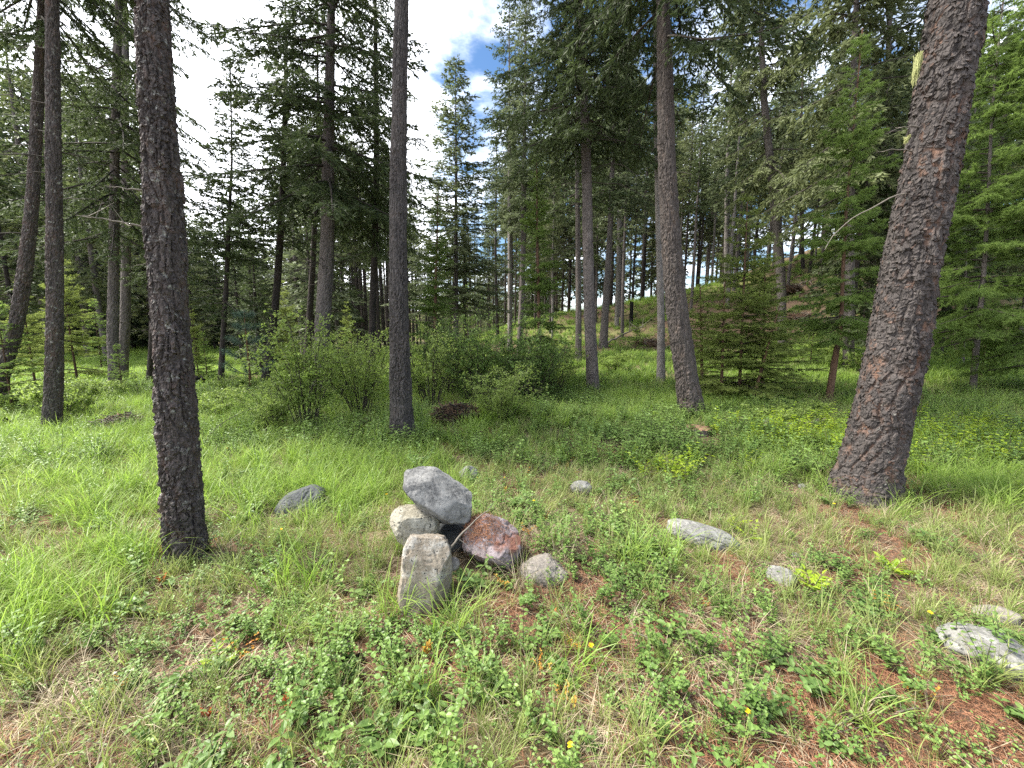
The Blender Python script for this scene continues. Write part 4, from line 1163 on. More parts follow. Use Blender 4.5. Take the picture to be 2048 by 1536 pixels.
ground_rock('brown grey half buried boulder right of the cairn base', 1088, 1160, .30, .20, .26, MR_brown, (0, .1, 0), 31, .02, nrand=5, power=.8, rough=.08)
ground_rock('dark grey half buried boulder in the grass left of the cairn', 598, 1032, .42, .30, .3, MR_dark, (0, -.38, .2), 33, .20, nrand=5, power=.75, rough=.08)
ground_rock('pale round stone in the weeds behind the cairn', 937, 968, .20, .20, .16, MR_white, (0, 0, 0), 35, .4, sub=4, rough=.1)
ground_rock('small whitish stone in the weeds right of the cairn', 1163, 992, .21, .14, .15, MR_white, (0, .1, 0), 36, .45, sub=4, rough=.1)
ground_rock('long flat white lichen covered rock sloping down to the right', 1415, 1092, .52, .19, .30, MR_white, (-.25, .26, -.2), 37, .15, nrand=6, power=.75, rough=.06, dist=.74, base=.15)
ground_rock('grey pointed stone beside the lime green leaves', 1572, 1172, .20, .15, .16, MR_pale, (0, .6, 0), 38, .15, nrand=8, sub=4, rough=.12, dist=.66)
ground_rock('tiny pale stone between the flat rock and the massive trunk', 1592, 1118, .06, .05, .05, MR_pale, (0, 0, 0), 39, .3, sub=3)
ground_rock('large flat pale grey rock at the right edge on brown litter', 2034, 1350, .38, .20, .34, MR_white, (-.20, .10, -.2), 40, .12, nrand=7, power=.75, rough=.06, dist=.74, base=.15)
ground_rock('low grey green stone sunk in litter at the right edge', 2010, 1245, .24, .08, .16, MR_brown, (-.2, 0, 0), 41, .15, sub=4, rough=.1)
ground_rock('thumb sized white stone left of the massive trunk foot', 1606, 980, .075, .06, .06, MR_white, (0, 0, 0), 42, .5, sub=3)

# broken lichen-covered stick leaning across the cairn
pts = [at_y(px, py, y)[0] for px, py, y in ((892, 1105, cy0 - .22), (925, 1068, cy0 - .16), (955, 1038, cy0 - .12), (985, 1010, cy0 - .1))]
o = stick('lichen_stick', [p - pts[0] for p in pts], .0075, M_dead, None, 3, 9, pts[0]); tag(o, 'thin grey lichen covered stick leaning across the cairn', 'stick')
# straw coloured fallen stems
for (a, b, r, lab) in (((1262, 1275), (1345, 1320), .005, 'straight tan stem lying in the dry grass right of centre'),
                       ((1640, 1484), (1740, 1436), .004, 'pale bent stem lying on red needle litter near the lower right'),
                       ((1790, 1440), (1850, 1433), .004, 'short pale twig on the needle litter at lower right'),
                       ((540, 1385), (575, 1345), .006, 'broken pale stick in the bare patch below the left trunk'),
                       ((640, 1320), (690, 1345), .005, 'orange brown stick in the litter left of centre')):
    p, q = hit(*a), hit(*b); q = q + Vector((0, 0, .03)); p = p + Vector((0, 0, .03))
    o = stick('fallen_stick', [(0, 0, 0), (q - p) * .5 + Vector((0, 0, .015)), q - p], r, M_dead, None, 1, int(a[0]), p); tag(o, lab, 'stick')

# ------------------------------------------------------------------ stumps, log, brush piles


def stump(label, px, py, r, h, mat, jag=.02, seed=1, cutmat=M_cut, cat='stump', lean=0.):
    p = hit(px, py); rg = np.random.default_rng(abs(int(seed)))
    o = thing('tree_stump', label, cat, p, rg.random())
    n = 40; th = np.arange(n) / n * TAU; zs = np.array([-.06, 0, h * .3, h * .7, h])
    fl = np.array([1.25, 1.15, 1.05, 1., 1.])
    top = h + jag * (fbm(th * 2 + 3 * np.cos(th), th * 0 + seed, seed, 3) - .5) * 4
    V = []
    for zi, f in zip(zs, fl):
        rr = r * f * (1 + .10 * (fbm(np.cos(th) * 3 + 5, np.sin(th) * 3 + zi * 3, seed, 4) - .5) * 2)
        z = np.where(zi == h, top, zi)
        V.append(np.stack([np.cos(th) * rr + lean * z, np.sin(th) * rr, z * np.ones(n)], 1))
    i = np.arange(4)[:, None] * n; j = np.arange(n)[None]; k = (j + 1) % n
    link('bark', mesh('bark', np.concatenate(V), [np.stack([i + j, i + k, i + n + k, i + n + j], -1).reshape(-1, 4)], [mat],
                      attrs={'v': np.full(5 * n, .5), 't': np.full(5 * n, .2)}), o)
    ring = V[-1] * [.985, .985, 1] - [0, 0, .004]; c = ring.mean(0)[None]; ins = (ring * .5 + c * .5) + [0, 0, -.006] + rg.normal(0, jag * .2, (n, 3)) * [0, 0, 1]
    W = np.concatenate([ring, ins, c])
    j = np.arange(n); k = (j + 1) % n
    link('cut_face', mesh('cut_face', W, [np.stack([j + n, k + n, np.full(n, 2 * n)], 1), np.stack([j, k, k + n, j + n], 1)], [cutmat],
                          attrs={'v': np.random.default_rng(1).random(2 * n + 1), 't': np.zeros(2 * n + 1)}), o)
    return o


stump('low sawn stump with orange cut face at the foot of the big dark curved fir', 1395, 872, .17, .13, M_bark_far, .02, 3)
stump('weathered grey jagged stump right of the orange cut one', 1464, 850, .20, .12, M_stub, .04, 4, M_stub)
stump('small broken grey stump in the weeds right of the jagged one', 1537, 866, .08, .16, M_stub, .05, 5, M_stub)
stump('black charred stump at the left edge', 2, 862, .13, .20, M_char, .05, 6, M_char)
stump('short black burnt snag on the ridge left of the pale trunk', 1262, 648, .10, 1.2, M_char, .05, 7, M_char)
stump('dark stump on the slope below the ridge', 1306, 592, .22, .5, M_char, .05, 8, M_char)
# small dark arched snag in the meadow
p = hit(404, 775); o = stick('burnt_snag', [(-.12, 0, .22), (0, 0, .24), (.10, 0, .12), (.14, 0, -.03)], .06, M_char, None, 0, 4, p); tag(o, 'small black arched snag in the far meadow', 'snag')
# fallen weathered log
p = hit(1568, 868); q = hit(1640, 856)
o = stick('fallen_log', [(0, 0, .05), (q - p) * .5 + Vector((0, 0, .10)), (q - p) + Vector((0, 0, .10))], .075, M_stub, None, 2, 8, p); tag(o, 'weathered brown log lying in the weeds left of the massive trunk', 'log')
p = hit(1655, 585)
for (px, py, qx, qy, lab) in ((1590, 575, 1640, 560, 'fallen grey branch near the top of the slope'), (1215, 690, 1290, 655, 'long thin fallen stem lying up the slope'),
                              (1600, 690, 1650, 700, 'grey fallen branch low on the slope'), (1330, 700, 1390, 672, 'fallen dead branch on the slope behind the dark curved fir')):
    p, q = hit(px, py), hit(qx, qy)
    o = stick('fallen_branch', [(0, 0, .08), (q - p) * .5 + Vector((0, 0, .16)), (q - p) + Vector((0, 0, .1))], .05, M_dead, None, 9, px, p); tag(o, lab, 'branch')


def pile(label, px, py, w, h, d, n, seed, mats, name='brush_pile', cat='brush pile', core=M_debris):
    p = hit(px, py); rg = np.random.default_rng(abs(int(seed)))
    o = thing(name, label, cat, p)
    V, T = ICO[4]; V = V * (1 + 1.5 * n3(V, 1.6, seed) + .6 * n3(V, 5, seed + 2))[:, None] * [w / 2.6, d / 2.4, h * .8]; V[:, 2] = np.maximum(V[:, 2], -.05)
    V = V + rg.normal(0, .012, V.shape)
    link('mound', mesh('mound', V, [T], [core], attrs={'v': rg.random(len(V))}), o)
    A = Acc()
    for _ in range(n):
        a = rg.random() * TAU; rr = rg.random() ** .5
        z = h * (1 - rr ** 2) ** .5 if rr < 1 else 0
        c = np.array([np.cos(a) * rr * w * .5, np.sin(a) * rr * d * .5, max(.01, z * rg.uniform(.7, 1.15))])
        dr = norm(rg.normal(0, 1, 3) * [1, .8, .45] + [0, 0, -.05]); L = rg.uniform(.08, .5) ** 1.3 * w
        s = np.linspace(-.5, .5, 4)[:, None]
        tube(A, c + dr * s * L + rg.normal(0, .01, (4, 3)), rg.uniform(.002, .009), 4, rg.integers(0, 2), rg.random())
    q = link('sticks', A.mesh('sticks', mats), o); q['kind'] = 'stuff'


pile('brown heap of twigs and dead brush in the grass beside the near left trunk', 246, 860, .85, .22, .40, 340, 3, [M_debris, M_dead])
pile('dark upturned root mass with tangled roots in front of the dense bushes', 912, 842, .85, .24, .45, 420, 4, [M_twig, M_debris], 'root_mass', 'root mass', plainmat('dark_soil', (.012, .008, .006), (.05, .028, .018), 30))
pile('small pile of dark broken sticks left of the slender trunk', 735, 860, .40, .16, .3, 130, 5, [M_twig, M_debris])
pile('brown heap of forest debris on the slope behind the larch thicket', 1590, 640, 2.2, .35, 1.2, 200, 6, [M_debris, M_dead])
pile('brown branch heap near the top of the slope', 1575, 585, 1.8, .5, 1., 200, 7, [M_debris, M_dead])
pile('pile of branches on the slope left of the dark curved fir', 1295, 690, 1.4, .3, 1., 160, 8, [M_debris, M_dead])

# ------------------------------------------------------------------ ground cover prototypes
PROTO = bpy.data.collections.new('prototypes')       # not linked to the scene: only instanced by the ground-cover scatters


def blades(rg, n, r0, hmin, hmax, w, th0=(.05, .45), th1=(.2, 1.6), lay=False, lev=5):
    a = rg.random(n) * TAU; ba = rg.random(n) * TAU; br = r0 * rg.random(n) ** .5
    h = rg.uniform(hmin, hmax, n); t0 = rg.uniform(*th0, n); t1 = rg.uniform(*th1, n)
    s = np.linspace(0, 1, lev)
    th = t0[:, None] + t1[:, None] * s[None] ** 1.3
    dx = np.sin(th); dz = np.cos(th)
    ds = h[:, None] / (lev - 1)
    X = np.concatenate([np.zeros((n, 1)), np.cumsum((dx[:, 1:] + dx[:, :-1]) / 2 * ds, 1)], 1)
    Z = np.concatenate([np.zeros((n, 1)), np.cumsum((dz[:, 1:] + dz[:, :-1]) / 2 * ds, 1)], 1)
    if lay: Z = np.maximum(Z, 0) * .5 + rg.uniform(.004, .03, n)[:, None]
    bx = np.cos(ba) * br; by = np.sin(ba) * br
    wob = rg.normal(0, .08, n)[:, None] * X
    cxx = bx[:, None] + np.cos(a)[:, None] * X - np.sin(a)[:, None] * wob; cyy = by[:, None] + np.sin(a)[:, None] * X + np.cos(a)[:, None] * wob
    C = np.stack([cxx, cyy, Z - .01], -1)
    tw = a + math.pi / 2 + rg.normal(0, .5, n)
    sd_ = np.stack([np.cos(tw), np.sin(tw), np.zeros(n)], -1)
    ww = w * rg.uniform(.6, 1.3, n)[:, None] * np.array([.8, 1., .9, .6, 0.05])[None] / 2 if lev == 5 else w / 2 * np.linspace(1, .1, lev)[None] * np.ones((n, 1))
    Lf = C - sd_[:, None] * ww[..., None]; Rt = C + sd_[:, None] * ww[..., None]
    V = np.stack([Lf, Rt], 2).reshape(-1, 3)
    i = (np.arange(n) * lev * 2)[:, None, None]; j = (np.arange(lev - 1) * 2)[None, :, None]
    Q = (i + j + np.array([0, 1, 3, 2])).reshape(-1, 4)
    return V, Q, np.repeat(rg.random(n), lev * 2), np.tile(np.repeat(s, 2), n)


def leafshape(rg, O, D, Nn, l, w, fold=.25):
    """O origin, D direction, Nn normal; 8 triangles per leaf"""
    n = len(O); Sd = norm(np.cross(D, Nn)); Nn = np.cross(Sd, D)
    L = l[:, None]; Wd = (w * .5)[:, None]
    m1 = O + D * L * .33; m2 = O + D * L * .70 - Nn * L * .04; tip = O + D * L - Nn * L * .14
    up = Nn * Wd * fold
    l1 = m1 - Sd * Wd * .95 + up; l2 = m2 - Sd * Wd * .78 + up - Nn * L * .02; r1 = m1 + Sd * Wd * .95 + up; r2 = m2 + Sd * Wd * .78 + up - Nn * L * .02
    V = np.stack([O, m1, m2, tip, l1, l2, r1, r2], 1).reshape(-1, 3)
    i = (np.arange(n) * 8)[:, None]
    T = np.concatenate([i + [[0, 1, 4]], i + [[5, 2, 3]], i + [[0, 6, 1]], i + [[7, 3, 2]]])
    Q = np.concatenate([i + [[4, 1, 2, 5]], i + [[1, 6, 7, 2]]])
    return V, T, Q


def proto(name, acc, mats): return link(name, acc.mesh(name, mats), None, None, PROTO)


def coll(objs, name):
    c = bpy.data.collections.new(name)
    for o in objs: c.objects.link(o)
    return c


rg = np.random.default_rng(200)


def grass_set(nm, k, mat, n, r0, h0, h1, w, th1=(.2, 1.6), th0=(.05, .45), lay=False, straw=.0):
    out = []
    for i in range(k):
        A = Acc(); V, Q, v, t = blades(rg, n, r0, h0, h1, w, th0, th1, lay); A.add(V, None, Q, v=v, t=t, m=0)
        if straw:
            V, Q, v, t = blades(rg, int(n * straw), r0 * 1.3, h0, h1 * .9, w * .8, (.2, .9), (.4, 1.4)); A.add(V, None, Q, v=v, t=t, m=1)
        out.append(proto('%s_%02d' % (nm, i), A, [mat, M_straw]))
    return coll(out, nm)


C_grass = grass_set('grass', 6, M_grass, 26, .04, .08, .30, .0038, straw=.35)
C_tall = grass_set('tallgrass', 4, M_grass, 40, .05, .14, .40, .0045, (.4, 1.9), straw=.08)
C_lush = grass_set('lush', 5, M_grassl, 46, .07, .14, .40, .0044, (.5, 2.1))
C_far = grass_set('fargrass', 4, M_grassl, 34, .16, .12, .32, .012, (.3, 1.6))
C_straw = grass_set('straw', 6, M_straw, 26, .09, .08, .28, .0030, (.1, .7), (1.15, 1.6), True)
C_strawup = grass_set('strawup', 3, M_straw, 18, .03, .10, .30, .0026, (.4, 2.0), (.1, .7))


def needles_set():
    out = []
    for i in range(4):
        n = 120; A = Acc(); a = rg.random(n) * TAU; p = rg.normal(0, .07, (n, 2)); l = rg.uniform(.015, .04, n)
        O = np.stack([p[:, 0], p[:, 1], rg.uniform(.002, .016, n)], 1)
        D = np.stack([np.cos(a), np.sin(a), rg.normal(0, .15, n)], 1); sd_ = np.stack([-np.sin(a), np.cos(a), rg.normal(0, .5, n)], 1) * .0009
        V = np.stack([O - sd_, O + sd_, O + D * l[:, None] + sd_ * .4, O + D * l[:, None] - sd_ * .4], 1).reshape(-1, 3)
        A.add(V, None, np.arange(n * 4).reshape(-1, 4), v=np.repeat(rg.random(n), 4)); out.append(proto('needles_%02d' % i, A, [M_needle]))
    return coll(out, 'needles')


C_needles = needles_set()


def leafy_plants(nm, k, mat, stems, h0, h1, nl, l0, l1, asp, spread=.7, pair=True, tri=False):
    out = []
    for i in range(k):
        A = Acc(); O, D, Nn, L = [], [], [], []
        for s_ in range(stems):
            a = rg.random() * TAU; h = rg.uniform(h0, h1); ln = rg.uniform(.1, spread); q = np.linspace(0, 1, 5)
            P = np.stack([np.cos(a) * h * ln * q ** 1.4, np.sin(a) * h * ln * q ** 1.4, h * q], 1) + [rg.normal(0, .02), rg.normal(0, .02), -.01]
            tube(A, P, .0016 * (1 - .5 * q), 3, 1, .5)
            for j in range(nl):
                u = .3 + .7 * (j + 1) / nl; p = np.array([np.interp(u, q, P[:, c]) for c in range(3)])
                b = rg.random() * TAU
                for sg in ((0, math.pi) if pair else (0, 2.2, -2.2) if tri else (0,)):
                    dd = np.array([math.cos(b + sg), math.sin(b + sg), rg.uniform(-.1, .55)])
                    O.append(p); D.append(dd); Nn.append([rg.normal(0, .25), rg.normal(0, .25), 1]); L.append(rg.uniform(l0, l1) * (1.1 - .35 * u))
        O = np.array(O); D = norm(np.array(D)); Nn = norm(np.array(Nn)); L = np.array(L)
        V, T, Q = leafshape(rg, O, D, Nn, L, L * asp)
        A.add(V, T, Q, v=np.repeat(rg.random(len(L)), 8), t=np.repeat(O[:, 2] / h1, 8))
        out.append(proto('%s_%02d' % (nm, i), A, [mat, M_twig]))
    return coll(out, nm)


C_snow = leafy_plants('snowberry', 5, M_leaf, 6, .07, .24, 6, .013, .036, .72)
C_broad = leafy_plants('broadleaf', 4, M_leafd, 6, .04, .14, 3, .035, .075, .5, 1.2, False, True)
C_small = leafy_plants('smallleaf', 4, M_leaf, 7, .03, .11, 4, .010, .018, .85, 1.2)
C_lime = leafy_plants('limeleaf', 3, M_lime, 5, .12, .26, 7, .028, .045, .55)
C_limes = C_lime
C_mid = leafy_plants('midleaf', 4, M_leaf, 12, .10, .30, 5, .030, .05, .7)
C_orange = leafy_plants('orangeleaf', 3, M_orange, 3, .08, .18, 4, .018, .028, .7)


def scatter(name, label, C, ncol, P, scale, tilt=.12, kind='stuff', sink=0.):
    n = len(P)
    if n == 0: return
    me = bpy.data.meshes.new(name)
    V = np.column_stack([P, ground(P[:, 0], P[:, 1]) - sink]).astype(np.float32)
    me.vertices.add(n); me.vertices.foreach_set('co', V.ravel())
    rot = np.column_stack([R.normal(0, tilt, n), R.normal(0, tilt, n), R.random(n) * TAU]).astype(np.float32)
    a = me.attributes.new('rot', 'FLOAT_VECTOR', 'POINT'); a.data.foreach_set('vector', rot.ravel())
    a = me.attributes.new('scl', 'FLOAT', 'POINT'); a.data.foreach_set('value', np.asarray(scale, np.float32))
    a = me.attributes.new('idx', 'INT', 'POINT'); a.data.foreach_set('value', R.integers(0, ncol, n).astype(np.int32))
    o = link(name, me); tag(o, label, None, None, 'stuff')
    ng = bpy.data.node_groups.new(name, 'GeometryNodeTree')
    ng.interface.new_socket('Geometry', in_out='INPUT', socket_type='NodeSocketGeometry')
    ng.interface.new_socket('Geometry', in_out='OUTPUT', socket_type='NodeSocketGeometry')
    gi = ng.nodes.new('NodeGroupInput'); go = ng.nodes.new('NodeGroupOutput')
    ip = ng.nodes.new('GeometryNodeInstanceOnPoints'); ci = ng.nodes.new('GeometryNodeCollectionInfo')
    ci.inputs['Collection'].default_value = C; ci.inputs['Separate Children'].default_value = True; ci.inputs['Reset Children'].default_value = True
    ip.inputs['Pick Instance'].default_value = True
    for nm, typ, sock in (('rot', 'FLOAT_VECTOR', 'Rotation'), ('scl', 'FLOAT', 'Scale'), ('idx', 'INT', 'Instance Index')):
        na = ng.nodes.new('GeometryNodeInputNamedAttribute'); na.data_type = typ; na.inputs['Name'].default_value = nm
        ng.links.new(na.outputs[0], ip.inputs[sock])
    ng.links.new(gi.outputs[0], ip.inputs['Points']); ng.links.new(ci.outputs[0], ip.inputs['Instance']); ng.links.new(ip.outputs[0], go.inputs[0])
    md = o.modifiers.new('scatter', 'NODES'); md.node_group = ng
    return o


def pts(dens, y0, y1, prob=None, side=1.38, pad=.8, dpow=0.):
    """random points in the wedge in view (a little wider), thinned by prob(x, y)"""
    area = (y1 - y0) * (side * (y0 + y1) / 2 + pad) * 2
    n = int(dens * area)
    y = R.uniform(0, 1, n * 2); y = y0 + (y1 - y0) * y
    wmax = side * y1 + pad
    keep = R.random(n * 2) < (side * y + pad) / wmax
    y = y[keep]; x = R.uniform(-1, 1, len(y)) * (side * y + pad)
    if prob is not None:
        k = R.random(len(x)) < prob(x, y); x, y = x[k], y[k]
    return np.column_stack([x, y])


rocks_xy = [(o.location.x, o.location.y, max(o.dimensions.x, o.dimensions.y) * .42) for o in COL.objects if o.name.startswith('rock')]


for px, py, r in ((246, 860, .55), (912, 846, .5), (735, 862, .35), (1395, 878, .38), (1464, 856, .3), (2, 866, .3), (1600, 866, .5), (1537, 868, .15)):
    p = hit(px, py); rocks_xy.append((p.x, p.y, r * .9))


def norock(P, pad=0.):
    k = np.ones(len(P), bool)
    for x, y, r in rocks_xy: k &= ((P[:, 0] - x) ** 2 + (P[:, 1] - y + r * .35) ** 2 > (r * .78 + pad * .5) ** 2) | (R.random(len(P)) < .12)
    return P[k]


def sc(P, a, b): return R.uniform(a, b, len(P))


print('verts so far ok')
P = norock(pts(165, .6, 4.2, lambda x, y: (1 - .75 * bare(x, y)) * (1 - .55 * leafy(x, y)) * (.25 + .75 * fbm(x * 2.2, y * 2.2, 61))), .03)
scatter('grass', 'short green grass mixed with dry blades across the foreground', C_grass, 6, P, sc(P, .42, .98))
P = norock(pts(45, 4.2, 10, lambda x, y: (1 - .7 * bare(x, y)) * (1 - .6 * leafy(x, y)) * (.3 + .7 * fbm(x * 1.2, y * 1.2, 62))))
scatter('meadow_grass', 'green grass of the clearing between the trees', C_grass, 6, P, sc(P, .6, 1.25))
P = norock(pts(60, .6, 9, lambda x, y: np.maximum(lush(x, y), .25 * sstep(3.6, 5, y) * sstep(.4, .6, fbm(x * .9, y * .9, 81)))), .06)
scatter('lush_grass', 'bright lush arching grass in thick patches', C_lush, 5, P, sc(P, .6, 1.35))
P = norock(pts(9, .8, 10, lambda x, y: .8 * (1 - bare(x, y)) * sstep(.45, .6, fbm(x * 1.7, y * 1.7, 63))), .06)
scatter('tall_grass', 'taller arching grass tussocks', C_tall, 4, P, sc(P, .5, .95))
P = pts(16, 9, 34, lambda x, y: (1 - .85 * bare(x, y)) * (.4 + .6 * fbm(x * .5, y * .5, 64)) * (1 - .5 * sstep(-4, 3, x) * sstep(16, 19, y)))
scatter('distant_grass', 'grass of the far meadow and hillside', C_far, 4, P, sc(P, .7, 1.4))
P = norock(pts(90, .6, 5.5, lambda x, y: .30 + .7 * sstep(.42, .62, fbm(x * 1.5 + 3, y * 1.5, 65)) * (1 - .6 * lush(x, y))), .02)
scatter('dry_grass', 'matted tan dry grass lying between the green', C_straw, 6, P, sc(P, .5, 1.1))
P = pts(22, 5.5, 16, lambda x, y: sstep(.45, .62, fbm(x * .8 + 3, y * .8, 85)) * (1 - .7 * lush(x, y)))
scatter('meadow_straw', 'tan dead grass among the green of the clearing', C_straw, 6, P, sc(P, .9, 1.8))
P = norock(pts(14, .8, 10, lambda x, y: sstep(.4, .6, fbm(x * 1.1 + 8, y * 1.1, 66))), .05)
scatter('standing_straw', 'standing dead grass stems', C_strawup, 3, P, sc(P, .6, 1.1))
P = norock(pts(170, .6, 5.5, lambda x, y: np.clip(.12 + 1.1 * bare(x, y), 0, 1)))
scatter('needle_litter', 'reddish brown fallen conifer needles', C_needles, 4, P, sc(P, .8, 1.3), .04)
P = norock(pts(40, .6, 6.5, lambda x, y: leafy(x, y) * (.3 + .7 * (fbm(x * 3.1, y * 3.1 + 4, 71) > .5)) + .05), .03)
scatter('leafy_groundcover', 'small rounded leaves of low woody ground cover', C_snow, 5, P, sc(P, .55, 1.25))
P = norock(pts(46, .6, 6.5, lambda x, y: (.06 + .55 * leafy(x, y)) * sstep(.35, .6, fbm(x * 2.3, y * 2.3 + 5, 67))), .03)
scatter('broadleaf_groundcover', 'low broad leaved ground plants', C_broad, 4, P, sc(P, .5, 1.0))
P = norock(pts(110, .6, 5.5, lambda x, y: .20 + .6 * leafy(x, y)))
scatter('tiny_leaved_groundcover', 'tiny leaved creeping plants among the grass', C_small, 4, P, sc(P, .7, 1.3))
P = norock(pts(30, 4.3, 16, lambda x, y: .55 * (fbm(x * .8, y * .8, 68) > .5) + leafy(x, y)))
scatter('low_undergrowth', 'leafy undergrowth between the trees', C_mid, 4, P, sc(P, .4, .9))
P = pts(5, 14, 30, lambda x, y: .8 * (x > 0) * fbm(x * .6, y * .6, 69))
scatter('hillside_undergrowth', 'leafy plants dotted over the hillside', C_mid, 4, P, sc(P, .6, 1.4))
P = pts(42, 3.2, 9, lambda x, y: np.clip(blob(x, y, 1930, 890, 1.6, .9) * .9 + .8 * blob(x, y, 1590, 890, .9, .5) + .25 * blob(x, y, 1330, 940, .6, .25), 0, 1))
scatter('bright_undergrowth', 'lime green leafy undergrowth around the massive trunk', C_lime, 3, P, sc(P, .8, 1.7))
P = norock(pts(3.4, 1.2, 8, lambda x, y: leafy(x, y) + .15), .05)
P0 = norock(pts(30, 4.0, 10, lambda x, y: sstep(.48, .60, fbm(x * 1.2 + 20, y * 1.6, 91))), .03)
scatter('meadow_leaves', 'patches of light leafy plants between the grass of the clearing', C_snow, 5, P0, sc(P0, 1.0, 1.9))
P0 = norock(pts(60, 4.0, 9, lambda x, y: sstep(.2, .7, bare(x, y))))
scatter('meadow_litter', 'brown needle litter in the bare patches of the clearing', C_needles, 4, P0, sc(P0, 1.2, 2.2), .04)
scatter('orange_leaves', 'orange and rust tinted leaf sprigs in the weeds', C_orange, 3, P, sc(P, .5, .9))

n = 420
a = R.uniform(-1.6, .12, n); rr = np.sqrt(R.uniform(52 ** 2, 125 ** 2, n)); th = np.arctan(a)
P = np.column_stack([rr * np.sin(th), rr * np.cos(th)])
fc = []
for i, k in enumerate(('far_a', 'far_b', 'far_a')):
    o = link('distant_%02d' % i, CROWN[k][0], None, None, PROTO); fc.append(o)
scatter('distant_forest', 'far off dark wood closing the view beyond the meadow', coll(fc, 'distant'), 3, P, sc(P, .7, 1.15), .03)

# ------------------------------------------------------------------ single small plants one can point at


def pinnate(label, px, py, h, nfr, mat, seed, leafl=.035, name='leafy_plant', cat='plant', sprig=False):
    rg2 = np.random.default_rng(seed); p = hit(px, py)
    o = thing(name, label, cat, p, rg2.random() * TAU)
    St = Acc(); Lf = Acc(); O, D, Nn, L = [], [], [], []
    for i in range(nfr):
        a = TAU * i / nfr + rg2.normal(0, .3); q = np.linspace(0, 1, 7); ln = rg2.uniform(.5, 1.1) if not sprig else .2
        hh = h * rg2.uniform(.7, 1.05)
        Pp = np.stack([np.cos(a) * hh * ln * q ** 1.6, np.sin(a) * hh * ln * q ** 1.6, hh * (1.2 * q - .3 * q * q) - .01], 1)
        tube(St, Pp, .0022 * (1 - .6 * q), 4, 0, .5)
        for u in (.45, .58, .71, .84, 1.):
            pp = np.array([np.interp(u, q, Pp[:, c]) for c in range(3)]); fw = norm(Pp[-1] - Pp[-2])
            sdv = np.cross(fw, [0, 0, 1.])
            for sg in ((1, -1) if u < 1 else (0,)):
                O.append(pp); D.append(norm(fw * (.5 if sg else 1) + sdv * sg * 1. + [0, 0, .15])); Nn.append(norm(np.array([rg2.normal(0, .2), rg2.normal(0, .2), 1.]))); L.append(leafl * rg2.uniform(.8, 1.2))
    V, T, Q = leafshape(rg2, np.array(O), np.array(D), np.array(Nn), np.array(L), np.array(L) * .5)
    Lf.add(V, T, Q, v=np.repeat(rg2.random(len(L)), 8))
    s_ = link('stems', St.mesh('stems', [M_twig]), o); l_ = link('leaves', Lf.mesh('leaves', [mat]), o)


for i, (px, py, h, nf, m, l, lab) in enumerate((
        (1625, 1185, .12, 7, M_lime, .045, 'lime green pinnate plant spreading beside the grey pointed stone'),
        (1785, 1150, .10, 5, M_lime, .045, 'lime green sprig standing alone right of the pointed stone'),
        (1500, 1085, .14, 3, M_lime, .034, 'yellow green upright sprig at the right end of the long flat rock'),
        (1465, 1055, .10, 3, M_lime, .034, 'yellow green sprig above the long flat rock'),
        (1345, 945, .12, 8, M_lime, .04, 'yellow green leafy clump halfway to the big dark fir'),
        (1745, 1290, .10, 5, M_leaf, .03, 'rounded green leaf sprigs left of the large right rock'),
        (770, 1490, .10, 4, M_leafd, .06, 'broad pointed leaf plant at the bottom edge left of centre'),
        (445, 1330, .10, 4, M_lime, .03, 'light green pinnate sprig below the left trunk'))):
    pinnate(lab, px, py, h, nf, m, 300 + i, l)
for i, (px, py, h, lab, m) in enumerate((
        (575, 1440, .11, 'red young leaf sprig in the lower left foreground', M_red),
        (325, 1175, .08, 'small red leaf sprig at the foot of the near left trunk', M_red),
        (1105, 1240, .08, 'orange leaf sprig below the half buried boulder', M_red),
        (1260, 1190, .06, 'reddish sprig in the litter right of the cairn', M_red),
        (855, 1320, .09, 'orange tinted leaf spike below the upright slab', M_orange),
        (415, 1440, .06, 'small rust coloured sprig at lower left', M_red),
        (1010, 990, .10, 'orange tinted sprig right behind the cairn', M_orange))):
    pinnate(lab, px, py, h, 2, m, 340 + i, .026, 'red_sprig', 'sprig', True)


def flower(label, px, py, h, seed, mat=M_yellow, r=.014):
    rg2 = np.random.default_rng(seed); p = hit(px, py)
    o = thing('yellow_flower' if mat is M_yellow else 'white_flower', label, 'flower', p, rg2.random() * TAU)
    A = Acc(); tube(A, [[0, 0, -.01], [.004, 0, h * .5], [0, .003, h]], .0014, 4, 0, .5)
    link('stem', A.mesh('stem', [M_leaf]), o)
    n = 14; a = np.arange(n) / n * TAU; O = np.tile([0, .003, h], (n, 1)); D = norm(np.stack([np.cos(a), np.sin(a), rg2.uniform(.1, .8, n)], 1))
    B = Acc(); V, T, Q = leafshape(rg2, O, D, np.tile([0, 0, 1.], (n, 1)), np.full(n, r), np.full(n, r * .4)); B.add(V, T, Q, v=np.repeat(rg2.random(n), 8))
    link('petals', B.mesh('petals', [mat]), o)


